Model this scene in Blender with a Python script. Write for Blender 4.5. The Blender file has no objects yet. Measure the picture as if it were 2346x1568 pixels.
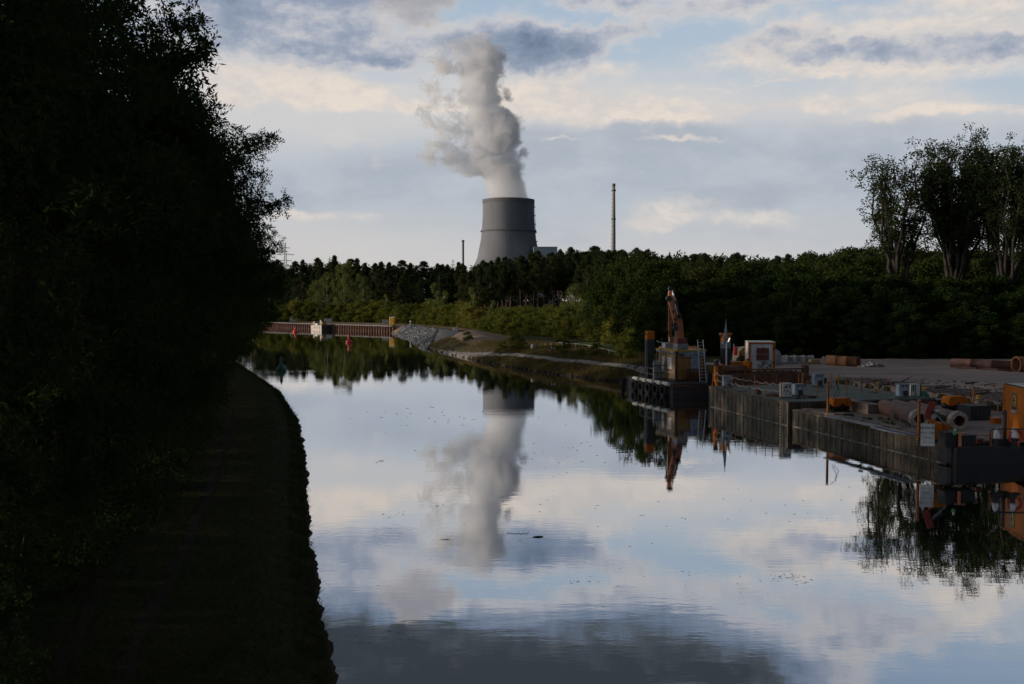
import bpy, math, random
import numpy as np
from math import radians as R, sin, cos, tan, atan2, pi
from mathutils import Vector, Matrix
random.seed(7)
rng = np.random.default_rng(7)
SC = bpy.context.scene
COL = SC.collection

# ------------------------------------------------------------------ camera
F, CX, CY, HC = 2281.0, 1173.0, 784.0, 8.0      # survey frame 2346 x 1568, horizon row 690
PITCH = math.atan(94 / F)
cam = bpy.data.cameras.new('camera')
cam.sensor_width = 36; cam.lens = 36 * F / 2346
cam.clip_start = 0.2; cam.clip_end = 30000
cam_o = bpy.data.objects.new('camera', cam); COL.objects.link(cam_o)
cam_o.location = (0, 0, HC); cam_o.rotation_euler = (pi / 2 - PITCH, 0, 0)
SC.camera = cam_o

def ray(px, py):
    a, b = (px - CX) / F, -(py - CY) / F
    return Vector((a, cos(PITCH) + b * sin(PITCH), -sin(PITCH) + b * cos(PITCH)))
def P(px, py, z=0.0):
    r = ray(px, py); t = (z - HC) / r.z
    return Vector((r.x * t, r.y * t, z))
def Pd(px, py, Y):
    r = ray(px, py); t = Y / r.y
    return Vector((r.x * t, Y, HC + r.z * t))
def proj(p):
    x, y, z = p[0], p[1], p[2] - HC
    f = y * cos(PITCH) - z * sin(PITCH); u = y * sin(PITCH) + z * cos(PITCH)
    return CX + F * x / f, CY - F * u / f
Z1 = lambda x, y: (1429.6 + .1953 * x, 641.5 + .1953 * y)
Z2 = lambda x, y: (1887.8 + .1953 * x, 806.4 + .1953 * y)
Z3 = lambda x, y: (1612.9 + .15625 * x, 769.8 + .15625 * y)
Z4 = lambda x, y: (604.8 + .1953 * x, 531.5 + .1953 * y)
Z5 = lambda x, y: (971.4 + .1953 * x, 439.9 + .1953 * y)
Z6 = lambda x, y: (916.4 + .2578 * x, 696.5 + .2578 * y)

# ------------------------------------------------------------------ light
SUN_AZ, SUN_EL = -94.0, 6.5                    # degrees; azimuth from +Y towards +X
SC.view_settings.view_transform = 'Standard'; SC.view_settings.look = 'None'
SC.view_settings.exposure = 0.0; SC.view_settings.gamma = 1.0
SC.cycles.volume_bounces = 10; SC.cycles.max_bounces = 12; SC.cycles.diffuse_bounces = 3
SC.cycles.transparent_max_bounces = 8; SC.cycles.sample_clamp_indirect = 6
SC.cycles.use_denoising = True
sl = bpy.data.lights.new('sun', 'SUN'); sl.energy = 2.6; sl.angle = R(1.0); sl.color = (1.0, .84, .66)
so = bpy.data.objects.new('sun', sl); COL.objects.link(so)
sd_ = Vector((sin(R(SUN_AZ)) * cos(R(SUN_EL)), cos(R(SUN_AZ)) * cos(R(SUN_EL)), sin(R(SUN_EL))))
so.rotation_euler = sd_.to_track_quat('Z', 'Y').to_euler()

# ------------------------------------------------------------------ node helpers
class NT:
    def __init__(s, nt): s.t = nt; s.n = nt.nodes; s.l = nt.links
    def new(s, typ, **kw):
        n = s.n.new(typ)
        for k, v in kw.items(): setattr(n, k, v)
        return n
    def put(s, sock, v):
        if isinstance(v, bpy.types.NodeSocket): s.l.new(v, sock)
        elif v is not None:
            if hasattr(v, '__len__') and len(v) == 3 and sock.type == 'RGBA': v = (*v, 1)
            sock.default_value = v
    def m(s, op, a, b=None, c=None, clamp=False):
        n = s.new('ShaderNodeMath', operation=op); n.use_clamp = clamp
        for i, v in enumerate((a, b, c)): s.put(n.inputs[i], v)
        return n.outputs[0]
    def v(s, op, a, b=None, out=0, scale=None):
        n = s.new('ShaderNodeVectorMath', operation=op)
        s.put(n.inputs[0], a)
        if b is not None: s.put(n.inputs[1], b)
        if scale is not None: s.put(n.inputs['Scale'], scale)
        return n.outputs[out]
    def mix(s, f, a, b, mode='MIX'):
        n = s.new('ShaderNodeMix', data_type='RGBA', blend_type=mode)
        s.put(n.inputs[0], f); s.put(n.inputs[6], a); s.put(n.inputs[7], b)
        return n.outputs[2]
    def sm(s, x, a, b, lo=0., hi=1., kind='SMOOTHSTEP'):
        n = s.new('ShaderNodeMapRange', interpolation_type=kind)
        for i, v in enumerate((x, a, b, lo, hi)): s.put(n.inputs[i], v)
        return n.outputs[0]
    def noise(s, vec, scale, detail=4, rough=.55, out=0, dist=0.):
        n = s.new('ShaderNodeTexNoise')
        if vec is not None: s.l.new(vec, n.inputs['Vector'])
        n.inputs['Scale'].default_value = scale; n.inputs['Detail'].default_value = detail
        n.inputs['Roughness'].default_value = rough; n.inputs['Distortion'].default_value = dist
        return n.outputs[out]
    def xyz(s, x, y, z=0.):
        n = s.new('ShaderNodeCombineXYZ')
        for i, v in enumerate((x, y, z)): s.put(n.inputs[i], v)
        return n.outputs[0]
    def sep(s, v):
        n = s.new('ShaderNodeSeparateXYZ'); s.l.new(v, n.inputs[0]); return n.outputs
    def ramp(s, f, stops, interp='LINEAR'):
        n = s.new('ShaderNodeValToRGB'); s.put(n.inputs[0], f); cr = n.color_ramp; cr.interpolation = interp
        while len(cr.elements) < len(stops): cr.elements.new(.5)
        for e, (p, c) in zip(cr.elements, sorted(stops)):
            e.position = p; e.color = (*c, 1) if len(c) == 3 else c
        return n.outputs[0]

# ------------------------------------------------------------------ sky
def px_ae(px, py):
    r = ray(px, py).normalized()
    return atan2(r.x, r.y), math.asin(r.z)
world = bpy.data.worlds.new('World'); SC.world = world; world.use_nodes = True
w = NT(world.node_tree)
for n in list(w.n): w.n.remove(n)
tc = w.new('ShaderNodeTexCoord').outputs['Generated']
X, Y, Z = w.sep(tc)
az = w.m('ARCTAN2', X, Y); el = w.m('ARCSINE', Z)
ael = w.xyz(az, el, 0.)
el = w.m('ABSOLUTE', el)
sky = w.new('ShaderNodeTexSky', sky_type='NISHITA', sun_disc=False)
sky.sun_elevation = R(SUN_EL); sky.sun_rotation = R(SUN_AZ); sky.air_density = 1.2; sky.dust_density = 2.0
STR = .10
def C8(r, g, b, k=1.0):
    f = lambda c: ((c / 255 + .055) / 1.055) ** 2.4 if c > 10 else c / 255 / 12.92
    return tuple(f(c) * k / STR for c in (r, g, b))
def CL(r, g, b):
    return tuple(x * STR for x in C8(r, g, b))
# clear air: physical sky, veiled by thin haze (pale at the horizon, blue above)
grad = w.ramp(w.m('MULTIPLY', el, 2.2), [(0.0, CL(208, 202, 198)), (.10, CL(198, 200, 203)), (.22, CL(184, 194, 205)),
              (.45, CL(184, 199, 214)), (.62, CL(173, 192, 212)), (.85, CL(138, 164, 196)), (1.0, CL(90, 120, 165))])
grad = w.v('SCALE', grad, scale=1 / STR)
clear = w.mix(.92, sky.outputs[0], grad)
# cloud noise in a stretched direction space
wv = w.noise(ael, 9, 5, .6, out=1)
wv = w.v('SUBTRACT', wv, (.5, .5, .5))
wv2 = w.noise(ael, 40, 4, .6, out=1)
wv2 = w.v('SUBTRACT', wv2, (.5, .5, .5))
p1 = w.v('ADD', ael, w.v('MULTIPLY', wv, (.070, .040, 0)))
p1 = w.v('ADD', p1, w.v('MULTIPLY', wv2, (.026, .018, 0)))
ps = w.v('ADD', ael, w.v('MULTIPLY', wv, (.10, .022, 0)))
def blobs(vec, lst, lo=1.35, hi=.15):
    tot = None
    for (px, py, rx, ry, wt) in lst:
        a, e = px_ae(px, py)
        k = w.v('SUBTRACT', vec, (a, e, 0)); k = w.v('MULTIPLY', k, (F / rx, F / ry, 0))
        f = w.sm(w.v('LENGTH', k, out=1), lo, hi, 0., wt)
        tot = f if tot is None else w.m('ADD', tot, f)
    return tot
DARK = [(1165, 110, 165, 78, 1.0), (1280, 125, 120, 66, .55), (1360, 92, 150, 36, .55), (1460, 62, 130, 24, .42),
        (1000, 125, 150, 44, .50), (640, 60, 350, 110, .68), (790, 125, 150, 40, .40), (480, 20, 170, 90, .35), (880, 130, 90, 16, .4),
        (820, 40, 120, 70, .35),
        (1775, 88, 130, 40, .55), (1890, 130, 160, 28, .42), (2150, 118, 300, 42, .52), (2320, 90, 160, 46, .36),
        (1650, 6, 360, 26, .5), (1350, 2, 150, 14, .3), (2000, -70, 190, 62, .75), (1660, -165, 260, 55, .7), (1140, -165, 820, 132, 2.0), (1560, -75, 240, 50, .7), (620, -100, 400, 90, 1.3)]
SMOKE = [(955, 15, 105, 75, 1.0), (1030, -10, 60, 25, .6), (960, -40, 60, 40, .8)]
VEIL = [(1650, 372, 600, 105, .62), (1500, 300, 480, 36, .40), (2200, 340, 380, 90, .35), (1800, 455, 320, 36, .5), (1230, 330, 300, 90, .25),
        (850, 430, 420, 80, .5), (600, 430, 340, 60, .3), (1250, 480, 300, 70, .4), (1000, 350, 400, 60, .3), (1500, 560, 900, 60, .45)]
WASH = [(700, 235, 520, 130, .75), (1250, 250, 420, 110, .85), (1850, 190, 520, 110, .55), (600, 330, 320, 90, .35), (2150, 280, 420, 60, .6), (1700, 250, 500, 60, .4), (700, 540, 600, 80, .55), (1200, 590, 700, 60, .5), (1600, 520, 420, 70, .35), (1900, 600, 700, 50, .4), (1650, 20, 300, 40, .35), (2200, 20, 300, 60, .5), (470, 120, 200, 180, .5)]
CREAM = [(1500, 243, 560, 26, .75), (2000, 232, 300, 20, .45), (760, 215, 260, 44, .5), (600, 200, 120, 70, .4), (1250, 215, 160, 44, .5), (1120, 240, 200, 22, .4), (1790, 100, 190, 60, .55), (2150, 110, 330, 70, .5), (2330, 40, 120, 50, .5), (1450, 280, 260, 16, .5), (2250, 250, 160, 18, .5), (1500, 520, 60, 24, .6), (1040, 130, 110, 40, .4), (620, 160, 160, 24, .5), (540, 215, 90, 60, .5), (720, 205, 170, 42, .85), (650, 200, 130, 60, .5), (560, 180, 110, 50, .4), (900, 240, 300, 26, .55), (1320, 240, 280, 40, .6), (780, 185, 90, 26, .5), (800, 330, 110, 26, .4),
         (1210, 205, 140, 40, .6), (1600, 264, 460, 12, .7), (1500, 505, 80, 34, .75), (1560, 465, 170, 24, .5), (1760, 495, 180, 18, .6), (820, 490, 150, 14, .6), (640, 495, 130, 16, .5),
         (1860, 165, 110, 24, .7), (1330, 165, 100, 26, .6), (1420, 150, 60, 22, .5), (1740, 130, 140, 50, .5), (2150, 165, 260, 34, .5), (1820, 60, 90, 20, .35), (2150, 60, 220, 22, .45),
         (2130, 262, 280, 16, .7), (1560, 318, 130, 9, .6), (1290, 312, 60, 6, .8), (1120, 160, 60, 30, .3), (1000, 70, 110, 22, .5),
         (1640, 30, 280, 22, .5), (2080, 20, 300, 22, .5), (1400, 20, 140, 16, .4), (1150, -15, 160, 24, .7), (1900, -100, 330, 60, .6), (2250, -40, 140, 60, .8), (1800, 185, 420, 4, .4)]
fb = w.m('SUBTRACT', w.noise(w.v('MULTIPLY', ael, (1., 2.0, 1.)), 9.5, 9, .58), .5)
fbs = w.m('SUBTRACT', w.noise(w.v('MULTIPLY', ael, (1., 5., 1.)), 6, 6, .5), .5)
fine = w.m('SUBTRACT', w.noise(w.v('ADD', w.v('MULTIPLY', ael, (1., 1.9, 1.)), w.v('SCALE', wv2, scale=.02)), 32, 8, .66), .5)
overcast = w.sm(w.m('ADD', el, w.m('MULTIPLY', w.sm(az, R(14), R(26)), -.07)), R(18.5), R(25), 0., 2.2)
back = w.m('MAXIMUM', w.sm(az, R(70), R(100), 0., 1.9), w.sm(w.m('MULTIPLY', az, -1.), R(125), R(160), 0., 1.9))
side = w.sm(az, R(32), R(50), 0., 1.3)
over = w.m('MAXIMUM', overcast, w.m('MAXIMUM', back, side))
wash = w.m('ADD', blobs(ps, WASH), w.m('ADD', w.m('MULTIPLY', fbs, .7), w.m('MULTIPLY', fb, .8)))
veil = w.m('ADD', blobs(ps, VEIL), w.m('ADD', w.m('MULTIPLY', fbs, .45), w.m('MULTIPLY', fb, .6)))
cream = w.m('ADD', blobs(p1, CREAM), w.m('ADD', w.m('MULTIPLY', fb, 1.2), w.m('MULTIPLY', fine, .9)))
dark = w.m('ADD', w.m('ADD', blobs(p1, DARK), over), w.m('ADD', w.m('MULTIPLY', fb, 1.2), w.m('MULTIPLY', fine, .8)))
smoke = w.m('ADD', blobs(p1, SMOKE), w.m('ADD', w.m('MULTIPLY', fb, 1.4), w.m('MULTIPLY', fine, 1.1)))
# light comes from the left and low: brighter flank where the cloud thins towards the sun
c0 = w.mix(w.sm(wash, .0, 1.1, 0., .75), clear, w.mix(w.m('MULTIPLY', el, 4., clamp=True), C8(212, 206, 203), C8(215, 211, 208)))
c0 = w.mix(w.sm(veil, .05, .85, 0., .85), c0, w.mix(w.sm(w.m('ADD', fb, w.m('MULTIPLY', veil, .3)), -.05, .35), C8(192, 196, 204), C8(168, 177, 189)))
c1 = w.mix(w.sm(cream, .1, 1.2, 0., .9), c0, w.mix(w.sm(w.m('ADD', fine, fb), -.2, .2), C8(211, 205, 202), C8(234, 221, 208)))
tone = w.m('ADD', w.m('MULTIPLY', dark, .42), w.m('MULTIPLY', fine, .32))
dk = w.ramp(tone, [(0., CL(226, 215, 205)), (.14, CL(212, 206, 203)), (.27, CL(182, 186, 196)), (.40, CL(150, 161, 180)), (.62, CL(120, 136, 160)), (.80, CL(84, 90, 96)), (1., CL(62, 68, 75))])
dk = w.v('SCALE', dk, scale=1 / STR)
c2 = w.mix(w.sm(dark, .12, .62, 0., .97), c1, dk)
c3 = w.mix(w.sm(smoke, .25, 1.1, 0., .85), c2, w.mix(w.sm(smoke, .4, 1.3), C8(200, 194, 190), C8(164, 162, 168)))
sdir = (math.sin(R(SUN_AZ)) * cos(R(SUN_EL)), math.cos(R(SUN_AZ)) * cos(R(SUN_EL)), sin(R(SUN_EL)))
glow = w.sm(w.v('DOT_PRODUCT', tc, sdir, out=1), .52, 1., 0., 1.)          # added glow round the sun, out of view, to light left-facing sides
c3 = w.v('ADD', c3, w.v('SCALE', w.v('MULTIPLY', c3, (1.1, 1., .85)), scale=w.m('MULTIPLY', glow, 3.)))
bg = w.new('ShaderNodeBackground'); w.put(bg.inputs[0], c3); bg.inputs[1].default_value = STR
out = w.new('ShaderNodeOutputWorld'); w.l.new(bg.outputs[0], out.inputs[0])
world.cycles.sampling_method = 'MANUAL'; world.cycles.sample_map_resolution = 512

# ------------------------------------------------------------------ materials
def mat(name, c, c2=None, rough=.7, metal=0., scale=3., bump=0., streak=None, rust=0., spec=.5, coord='Object', contrast=(.35, .65)):
    """procedural paint / steel / stone: two tones mixed by noise, optional vertical streaks, rust patches and bump"""
    m = bpy.data.materials.new(name); m.use_nodes = True
    t = NT(m.node_tree); b = t.n['Principled BSDF']
    co = t.new('ShaderNodeTexCoord').outputs[coord]
    c2 = c2 or tuple(x * .7 for x in c)
    f = t.noise(co, scale, 6, .6)
    col = t.mix(t.sm(f, *contrast), c, c2)
    if streak:
        s = t.noise(t.v('MULTIPLY', co, (1., 1., .08)), scale * 4, 4, .6)
        col = t.mix(t.sm(s, .5, .72, 0., .85), col, streak)
    if rust:
        r = t.noise(co, scale * 1.7, 7, .65, dist=.4)
        lo = .62 - .25 * rust
        col = t.mix(t.sm(r, lo, lo + .1), col, t.mix(f, (.09, .03, .012), (.16, .06, .025)))
    t.put(b.inputs['Base Color'], col)
    b.inputs['Roughness'].default_value = rough; b.inputs['Metallic'].default_value = metal
    b.inputs['Specular IOR Level'].default_value = spec
    if bump:
        bn = t.new('ShaderNodeBump'); bn.inputs['Strength'].default_value = 1.; bn.inputs['Distance'].default_value = bump
        t.put(bn.inputs['Height'], t.noise(co, scale * 6, 6, .65)); t.l.new(bn.outputs[0], b.inputs['Normal'])
    return m
def leafmat(name, a, b_, c=None, trans=.25):
    m = bpy.data.materials.new(name); m.use_nodes = True
    t = NT(m.node_tree); t.n.clear()
    g = t.new('ShaderNodeNewGeometry').outputs['Random Per Island']
    oi = t.new('ShaderNodeObjectInfo').outputs['Random']
    co = t.new('ShaderNodeTexCoord').outputs['Object']
    f = t.m('ADD', t.m('MULTIPLY', g, .45), t.m('MULTIPLY', t.noise(co, .55, 3), .9)); f = t.m('SUBTRACT', f, .2)
    col = t.mix(f, a, b_)
    if c: col = t.mix(t.sm(oi, .55, 1., 0., .8), col, c)
    d = t.new('ShaderNodeBsdfDiffuse'); t.put(d.inputs[0], col)
    tr = t.new('ShaderNodeBsdfTranslucent'); t.put(tr.inputs[0], col)
    mx = t.new('ShaderNodeMixShader'); mx.inputs[0].default_value = trans
    t.l.new(d.outputs[0], mx.inputs[1]); t.l.new(tr.outputs[0], mx.inputs[2])
    o = t.new('ShaderNodeOutputMaterial'); t.l.new(mx.outputs[0], o.inputs[0])
    return m
M = {}
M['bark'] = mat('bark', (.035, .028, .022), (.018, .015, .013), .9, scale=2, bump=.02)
M['pinebark'] = mat('pine bark', (.20, .10, .07), (.09, .06, .05), .9, scale=.7, bump=.02)
M['birchbark'] = mat('pale bark', (.45, .42, .38), (.2, .18, .16), .8, scale=1.5)
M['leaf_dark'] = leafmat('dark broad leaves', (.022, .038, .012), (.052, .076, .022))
M['leaf_bush'] = leafmat('bush leaves', (.075, .098, .018), (.165, .175, .036), (.19, .17, .036))
M['leaf_light'] = leafmat('light birch leaves', (.10, .13, .035), (.18, .19, .055))
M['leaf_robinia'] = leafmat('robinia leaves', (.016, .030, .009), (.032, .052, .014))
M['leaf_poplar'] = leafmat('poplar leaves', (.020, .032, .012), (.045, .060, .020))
M['needle'] = leafmat('pine needles', (.024, .040, .016), (.055, .072, .030), (.065, .070, .028))
M['leaf_decid'] = leafmat('oak leaves', (.022, .040, .011), (.048, .066, .018), (.06, .065, .02))
M['orange'] = mat('orange paint', (.56, .155, .003), (.45, .12, .003), .6, scale=1.2, rust=.05, spec=.2, streak=(.36, .10, .008))
M['post'] = mat('rusty orange post', (.40, .15, .03), (.26, .09, .03), .6, scale=3, rust=.3)
M['orange_worn'] = mat('worn orange paint', (.68, .26, .11), (.52, .18, .08), .45, scale=2.5, rust=.12, streak=(.40, .16, .08))
M['yellow'] = mat('yellow paint', (.62, .36, .02), (.48, .25, .02), .5, scale=3, rust=.1)
M['white'] = mat('white paint', (.78, .78, .80), (.62, .62, .64), .5, scale=2, rust=.05)
M['cream'] = mat('cream paint', (.80, .76, .68), (.66, .62, .55), .6, scale=3)
M['grey'] = mat('grey paint', (.30, .33, .37), (.2, .22, .25), .6, scale=2.5, rust=.1)
M['bluegrey'] = mat('blue grey paint', (.42, .50, .60), (.28, .34, .42), .5, scale=2.5, rust=.15)
M['dark'] = mat('black steel', (.025, .027, .032), (.05, .045, .04), .6, scale=2, rust=.1)
M['rubber'] = mat('black rubber', (.018, .018, .02), (.035, .034, .033), .85, scale=5)
M['darkblue'] = mat('dark blue hull paint', (.030, .035, .055), (.05, .045, .045), .6, scale=1.2, rust=.25)
M['rust'] = mat('rusty steel', (.20, .085, .045), (.10, .045, .03), .8, scale=1.6, bump=.01)
M['rustbright'] = mat('bright rusty steel', (.36, .15, .06), (.20, .08, .035), .8, scale=.9, bump=.01, streak=(.12, .07, .05))
M['reddish'] = mat('red lead paint', (.30, .035, .03), (.22, .03, .025), .6, scale=2)
M['brownred'] = mat('brown red board', (.20, .05, .04), (.16, .04, .03), .7, scale=2)
M['red'] = mat('red buoy paint', (.66, .05, .04), (.50, .04, .035), .45, scale=4)
M['green'] = mat('green buoy paint', (.015, .14, .085), (.012, .09, .06), .45, scale=4)
M['greendeck'] = mat('green deck paint', (.075, .115, .095), (.15, .15, .14), .7, scale=.45, rust=.3, contrast=(.4, .7))
M['deck'] = mat('brown deck plates', (.34, .25, .215), (.20, .15, .13), .8, scale=.5, bump=.01, rust=.25)
M['hull'] = mat('weathered hull steel', (.15, .12, .085), (.06, .05, .04), .75, scale=.9, streak=(.30, .25, .18), rust=.25, bump=.01, contrast=(.42, .6))
M['scum'] = mat('pale waterline scum', (.42, .40, .32), (.16, .15, .12), .9, scale=2.5, contrast=(.45, .55))
M['concrete'] = mat('concrete', (.42, .41, .40), (.28, .27, .26), .9, scale=2, bump=.01)
M['tower'] = mat('tower concrete', (.185, .195, .22), (.155, .165, .19), .9, scale=.03, streak=(.15, .155, .17))
M['towerdark'] = mat('stained tower rim', (.11, .11, .12), (.15, .15, .16), .9, scale=.05)
M['chimney'] = mat('chimney concrete', (.32, .31, .30), (.24, .23, .23), .9, scale=.05)
M['steelblue'] = mat('blue grey steel', (.17, .22, .28), (.14, .19, .25), .6, scale=.05)
M['wood'] = mat('raw timber', (.45, .30, .17), (.3, .19, .11), .8, scale=3)
M['tan'] = mat('tan wall boards', (.58, .42, .24), (.46, .32, .17), .6, scale=.7, streak=(.22, .13, .07))
M['brownpanel'] = mat('brown yellow panel', (.42, .21, .05), (.32, .15, .04), .6, scale=.9)
M['chrome'] = mat('bare aluminium', (.75, .75, .77), (.6, .6, .62), .3, metal=.6, scale=5)
M['lamp'] = None
M['lime'] = mat('chalky coating', (.66, .60, .54), (.40, .33, .28), .85, scale=3, rust=.25, bump=.01)
M['pipeR'] = mat('rusty brown pipe', (.17, .075, .05), (.10, .05, .04), .7, scale=.8, streak=(.22, .14, .11))
M['sheet'] = mat('rusty sheet pile', (.15, .07, .055), (.09, .045, .04), .8, scale=.6, streak=(.20, .13, .10))
M['glass'] = mat('dark glass', (.02, .025, .03), (.03, .03, .035), .1)
M['letters'] = mat('black letters', (.02, .02, .03), None, .6)
M['blueletters'] = mat('dark blue letters', (.03, .04, .12), None, .6)
M['greenglass'] = mat('green plastic', (.03, .35, .10), None, .3)
lm = bpy.data.materials.new('lit lamp'); lm.use_nodes = True
lm.node_tree.nodes['Principled BSDF'].inputs['Emission Color'].default_value = (1, .86, .72, 1)
lm.node_tree.nodes['Principled BSDF'].inputs['Emission Strength'].default_value = .9
M['lamp'] = lm

# ------------------------------------------------------------------ mesh helpers
def tag(o, label=None, cat=None, group=None, kind=None):
    if label: o['label'] = label
    if cat: o['category'] = cat
    if group: o['group'] = group
    if kind: o['kind'] = kind
    return o
def link(name, me, m=None, parent=None):
    if m is not None and not me.materials: me.materials.append(m)
    o = bpy.data.objects.new(name, me); COL.objects.link(o)
    if parent is not None: o.parent = parent
    return o
def thing(name, label, cat, loc=(0, 0, 0), rz=0., group=None):
    o = bpy.data.objects.new(name, None); COL.objects.link(o)
    o.location = loc; o.rotation_euler = (0, 0, rz); o.empty_display_size = .2
    return tag(o, label, cat, group)
def dup(o, loc=None, rz=None, scale=None, label=None, parent=None):
    c = o.copy(); COL.objects.link(c)
    if parent is not None: c.parent = parent
    if loc is not None: c.location = loc
    if rz is not None: c.rotation_euler = (0, 0, rz)
    if scale is not None: c.scale = scale if hasattr(scale, '__len__') else (scale,) * 3
    if label: c['label'] = label
    for ch in list(o.children): dup(ch, parent=c)
    return c
def npmesh(name, V, Fq, smooth=False):
    V = np.asarray(V, np.float32); Fq = np.asarray(Fq, np.int32)
    me = bpy.data.meshes.new(name); k = Fq.shape[1]
    me.vertices.add(len(V)); me.vertices.foreach_set('co', V.ravel())
    me.loops.add(Fq.size); me.loops.foreach_set('vertex_index', Fq.ravel())
    me.polygons.add(len(Fq)); me.polygons.foreach_set('loop_start', np.arange(0, Fq.size, k, dtype=np.int32))
    me.polygons.foreach_set('loop_total', np.full(len(Fq), k, np.int32))
    if smooth: me.polygons.foreach_set('use_smooth', np.ones(len(Fq), bool))
    me.update(calc_edges=True); return me
class MB:
    def __init__(s): s.v = []; s.f = []
    def add(s, vs, fs):
        k = len(s.v); s.v += [tuple(v) for v in vs]; s.f += [tuple(i + k for i in f) for f in fs]; return s
    def box(s, c, d, rz=0., ry=0., rx=0., bev=0.):
        hx, hy, hz = d[0] / 2, d[1] / 2, d[2] / 2
        mt = Matrix.Translation(c) @ Matrix.Rotation(rz, 4, 'Z') @ Matrix.Rotation(ry, 4, 'Y') @ Matrix.Rotation(rx, 4, 'X')
        b = min(bev, hx * .8, hy * .8)
        if b > 0:
            ring = [(-hx + b, -hy), (hx - b, -hy), (hx, -hy + b), (hx, hy - b), (hx - b, hy), (-hx + b, hy), (-hx, hy - b), (-hx, -hy + b)]
        else: ring = [(-hx, -hy), (hx, -hy), (hx, hy), (-hx, hy)]
        n = len(ring)
        vs = [mt @ Vector((x, y, z)) for z in (-hz, hz) for x, y in ring]
        fs = [tuple(reversed(range(n))), tuple(range(n, 2 * n))] + [(i, (i + 1) % n, n + (i + 1) % n, n + i) for i in range(n)]
        return s.add(vs, fs)
    def b(s, x0, x1, y0, y1, z0, z1, **k):
        return s.box(((x0 + x1) / 2, (y0 + y1) / 2, (z0 + z1) / 2), (x1 - x0, y1 - y0, z1 - z0), **k)
    def tube(s, p0, p1, r0, r1=None, n=8, cap=True):
        return s.path([p0, p1], [r0, r0 if r1 is None else r1], n, cap)
    def path(s, pts, rad, n=6, cap=True):
        pts = [Vector(p) for p in pts]
        if not hasattr(rad, '__len__'): rad = [rad] * len(pts)
        vs = []; up = None
        for i, p in enumerate(pts):
            d = (pts[min(i + 1, len(pts) - 1)] - pts[max(i - 1, 0)]).normalized()
            if up is None: up = Vector((0, 0, 1)) if abs(d.z) < .9 else Vector((1, 0, 0))
            a = d.cross(up).normalized(); up = a.cross(d).normalized()
            for k in range(n):
                t = 2 * pi * k / n; vs.append(p + (a * cos(t) + up * sin(t)) * rad[i])
        fs = [(i * n + k, i * n + (k + 1) % n, (i + 1) * n + (k + 1) % n, (i + 1) * n + k) for i in range(len(pts) - 1) for k in range(n)]
        if cap: fs += [tuple(reversed(range(n))), tuple(range((len(pts) - 1) * n, len(pts) * n))]
        return s.add(vs, fs)
    def lathe(s, prof, n=24, c=(0, 0, 0)):
        vs = [(c[0] + r * cos(2 * pi * k / n), c[1] + r * sin(2 * pi * k / n), c[2] + z) for r, z in prof for k in range(n)]
        fs = [(i * n + k, i * n + (k + 1) % n, (i + 1) * n + (k + 1) % n, (i + 1) * n + k) for i in range(len(prof) - 1) for k in range(n)]
        return s.add(vs, fs)
    def extr(s, poly, y0, y1):
        """polygon in x,z extruded along y"""
        n = len(poly)
        vs = [(x, y0, z) for x, z in poly] + [(x, y1, z) for x, z in poly]
        fs = [tuple(range(n)), tuple(reversed(range(n, 2 * n)))] + [(i, n + i, n + (i + 1) % n, (i + 1) % n) for i in range(n)]
        return s.add(vs, fs)
    def corr(s, p0, p1, z0, z1, pitch=.25, depth=.035):
        """corrugated wall sheet between two ground points"""
        p0, p1 = Vector(p0), Vector(p1); L = (p1 - p0).length; d = (p1 - p0) / L; nr = Vector((d.y, -d.x, 0))
        n = max(2, int(L / pitch)); st = []
        for i in range(n):
            for f, o in ((0, 0), (.35, 0), (.5, -depth), (.85, -depth)): st.append(((i + f) * L / n, o))
        st.append((L, 0)); vs = []
        for a, o in st:
            q = p0 + d * a + nr * o; vs += [(q.x, q.y, z0), (q.x, q.y, z1)]
        return s.add(vs, [(2 * i, 2 * i + 2, 2 * i + 3, 2 * i + 1) for i in range(len(st) - 1)])
    def build(s, name, m, parent=None, smooth=False):
        me = bpy.data.meshes.new(name); me.from_pydata(s.v, [], s.f)
        if smooth: me.polygons.foreach_set('use_smooth', [True] * len(me.polygons))
        me.update(); return link(name, me, m, parent)
def text(name, body, size, m, parent, loc, rot, ext=.006):
    cu = bpy.data.curves.new(name, 'FONT'); cu.body = body; cu.size = size; cu.extrude = ext; cu.align_x = 'CENTER'; cu.align_y = 'CENTER'
    t_ = bpy.data.objects.new('t', cu); me = bpy.data.meshes.new_from_object(t_); bpy.data.objects.remove(t_); me.materials.clear(); me.materials.append(m)
    o = link(name, me, None, parent); o.location = loc; o.rotation_euler = rot; return o
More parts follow.
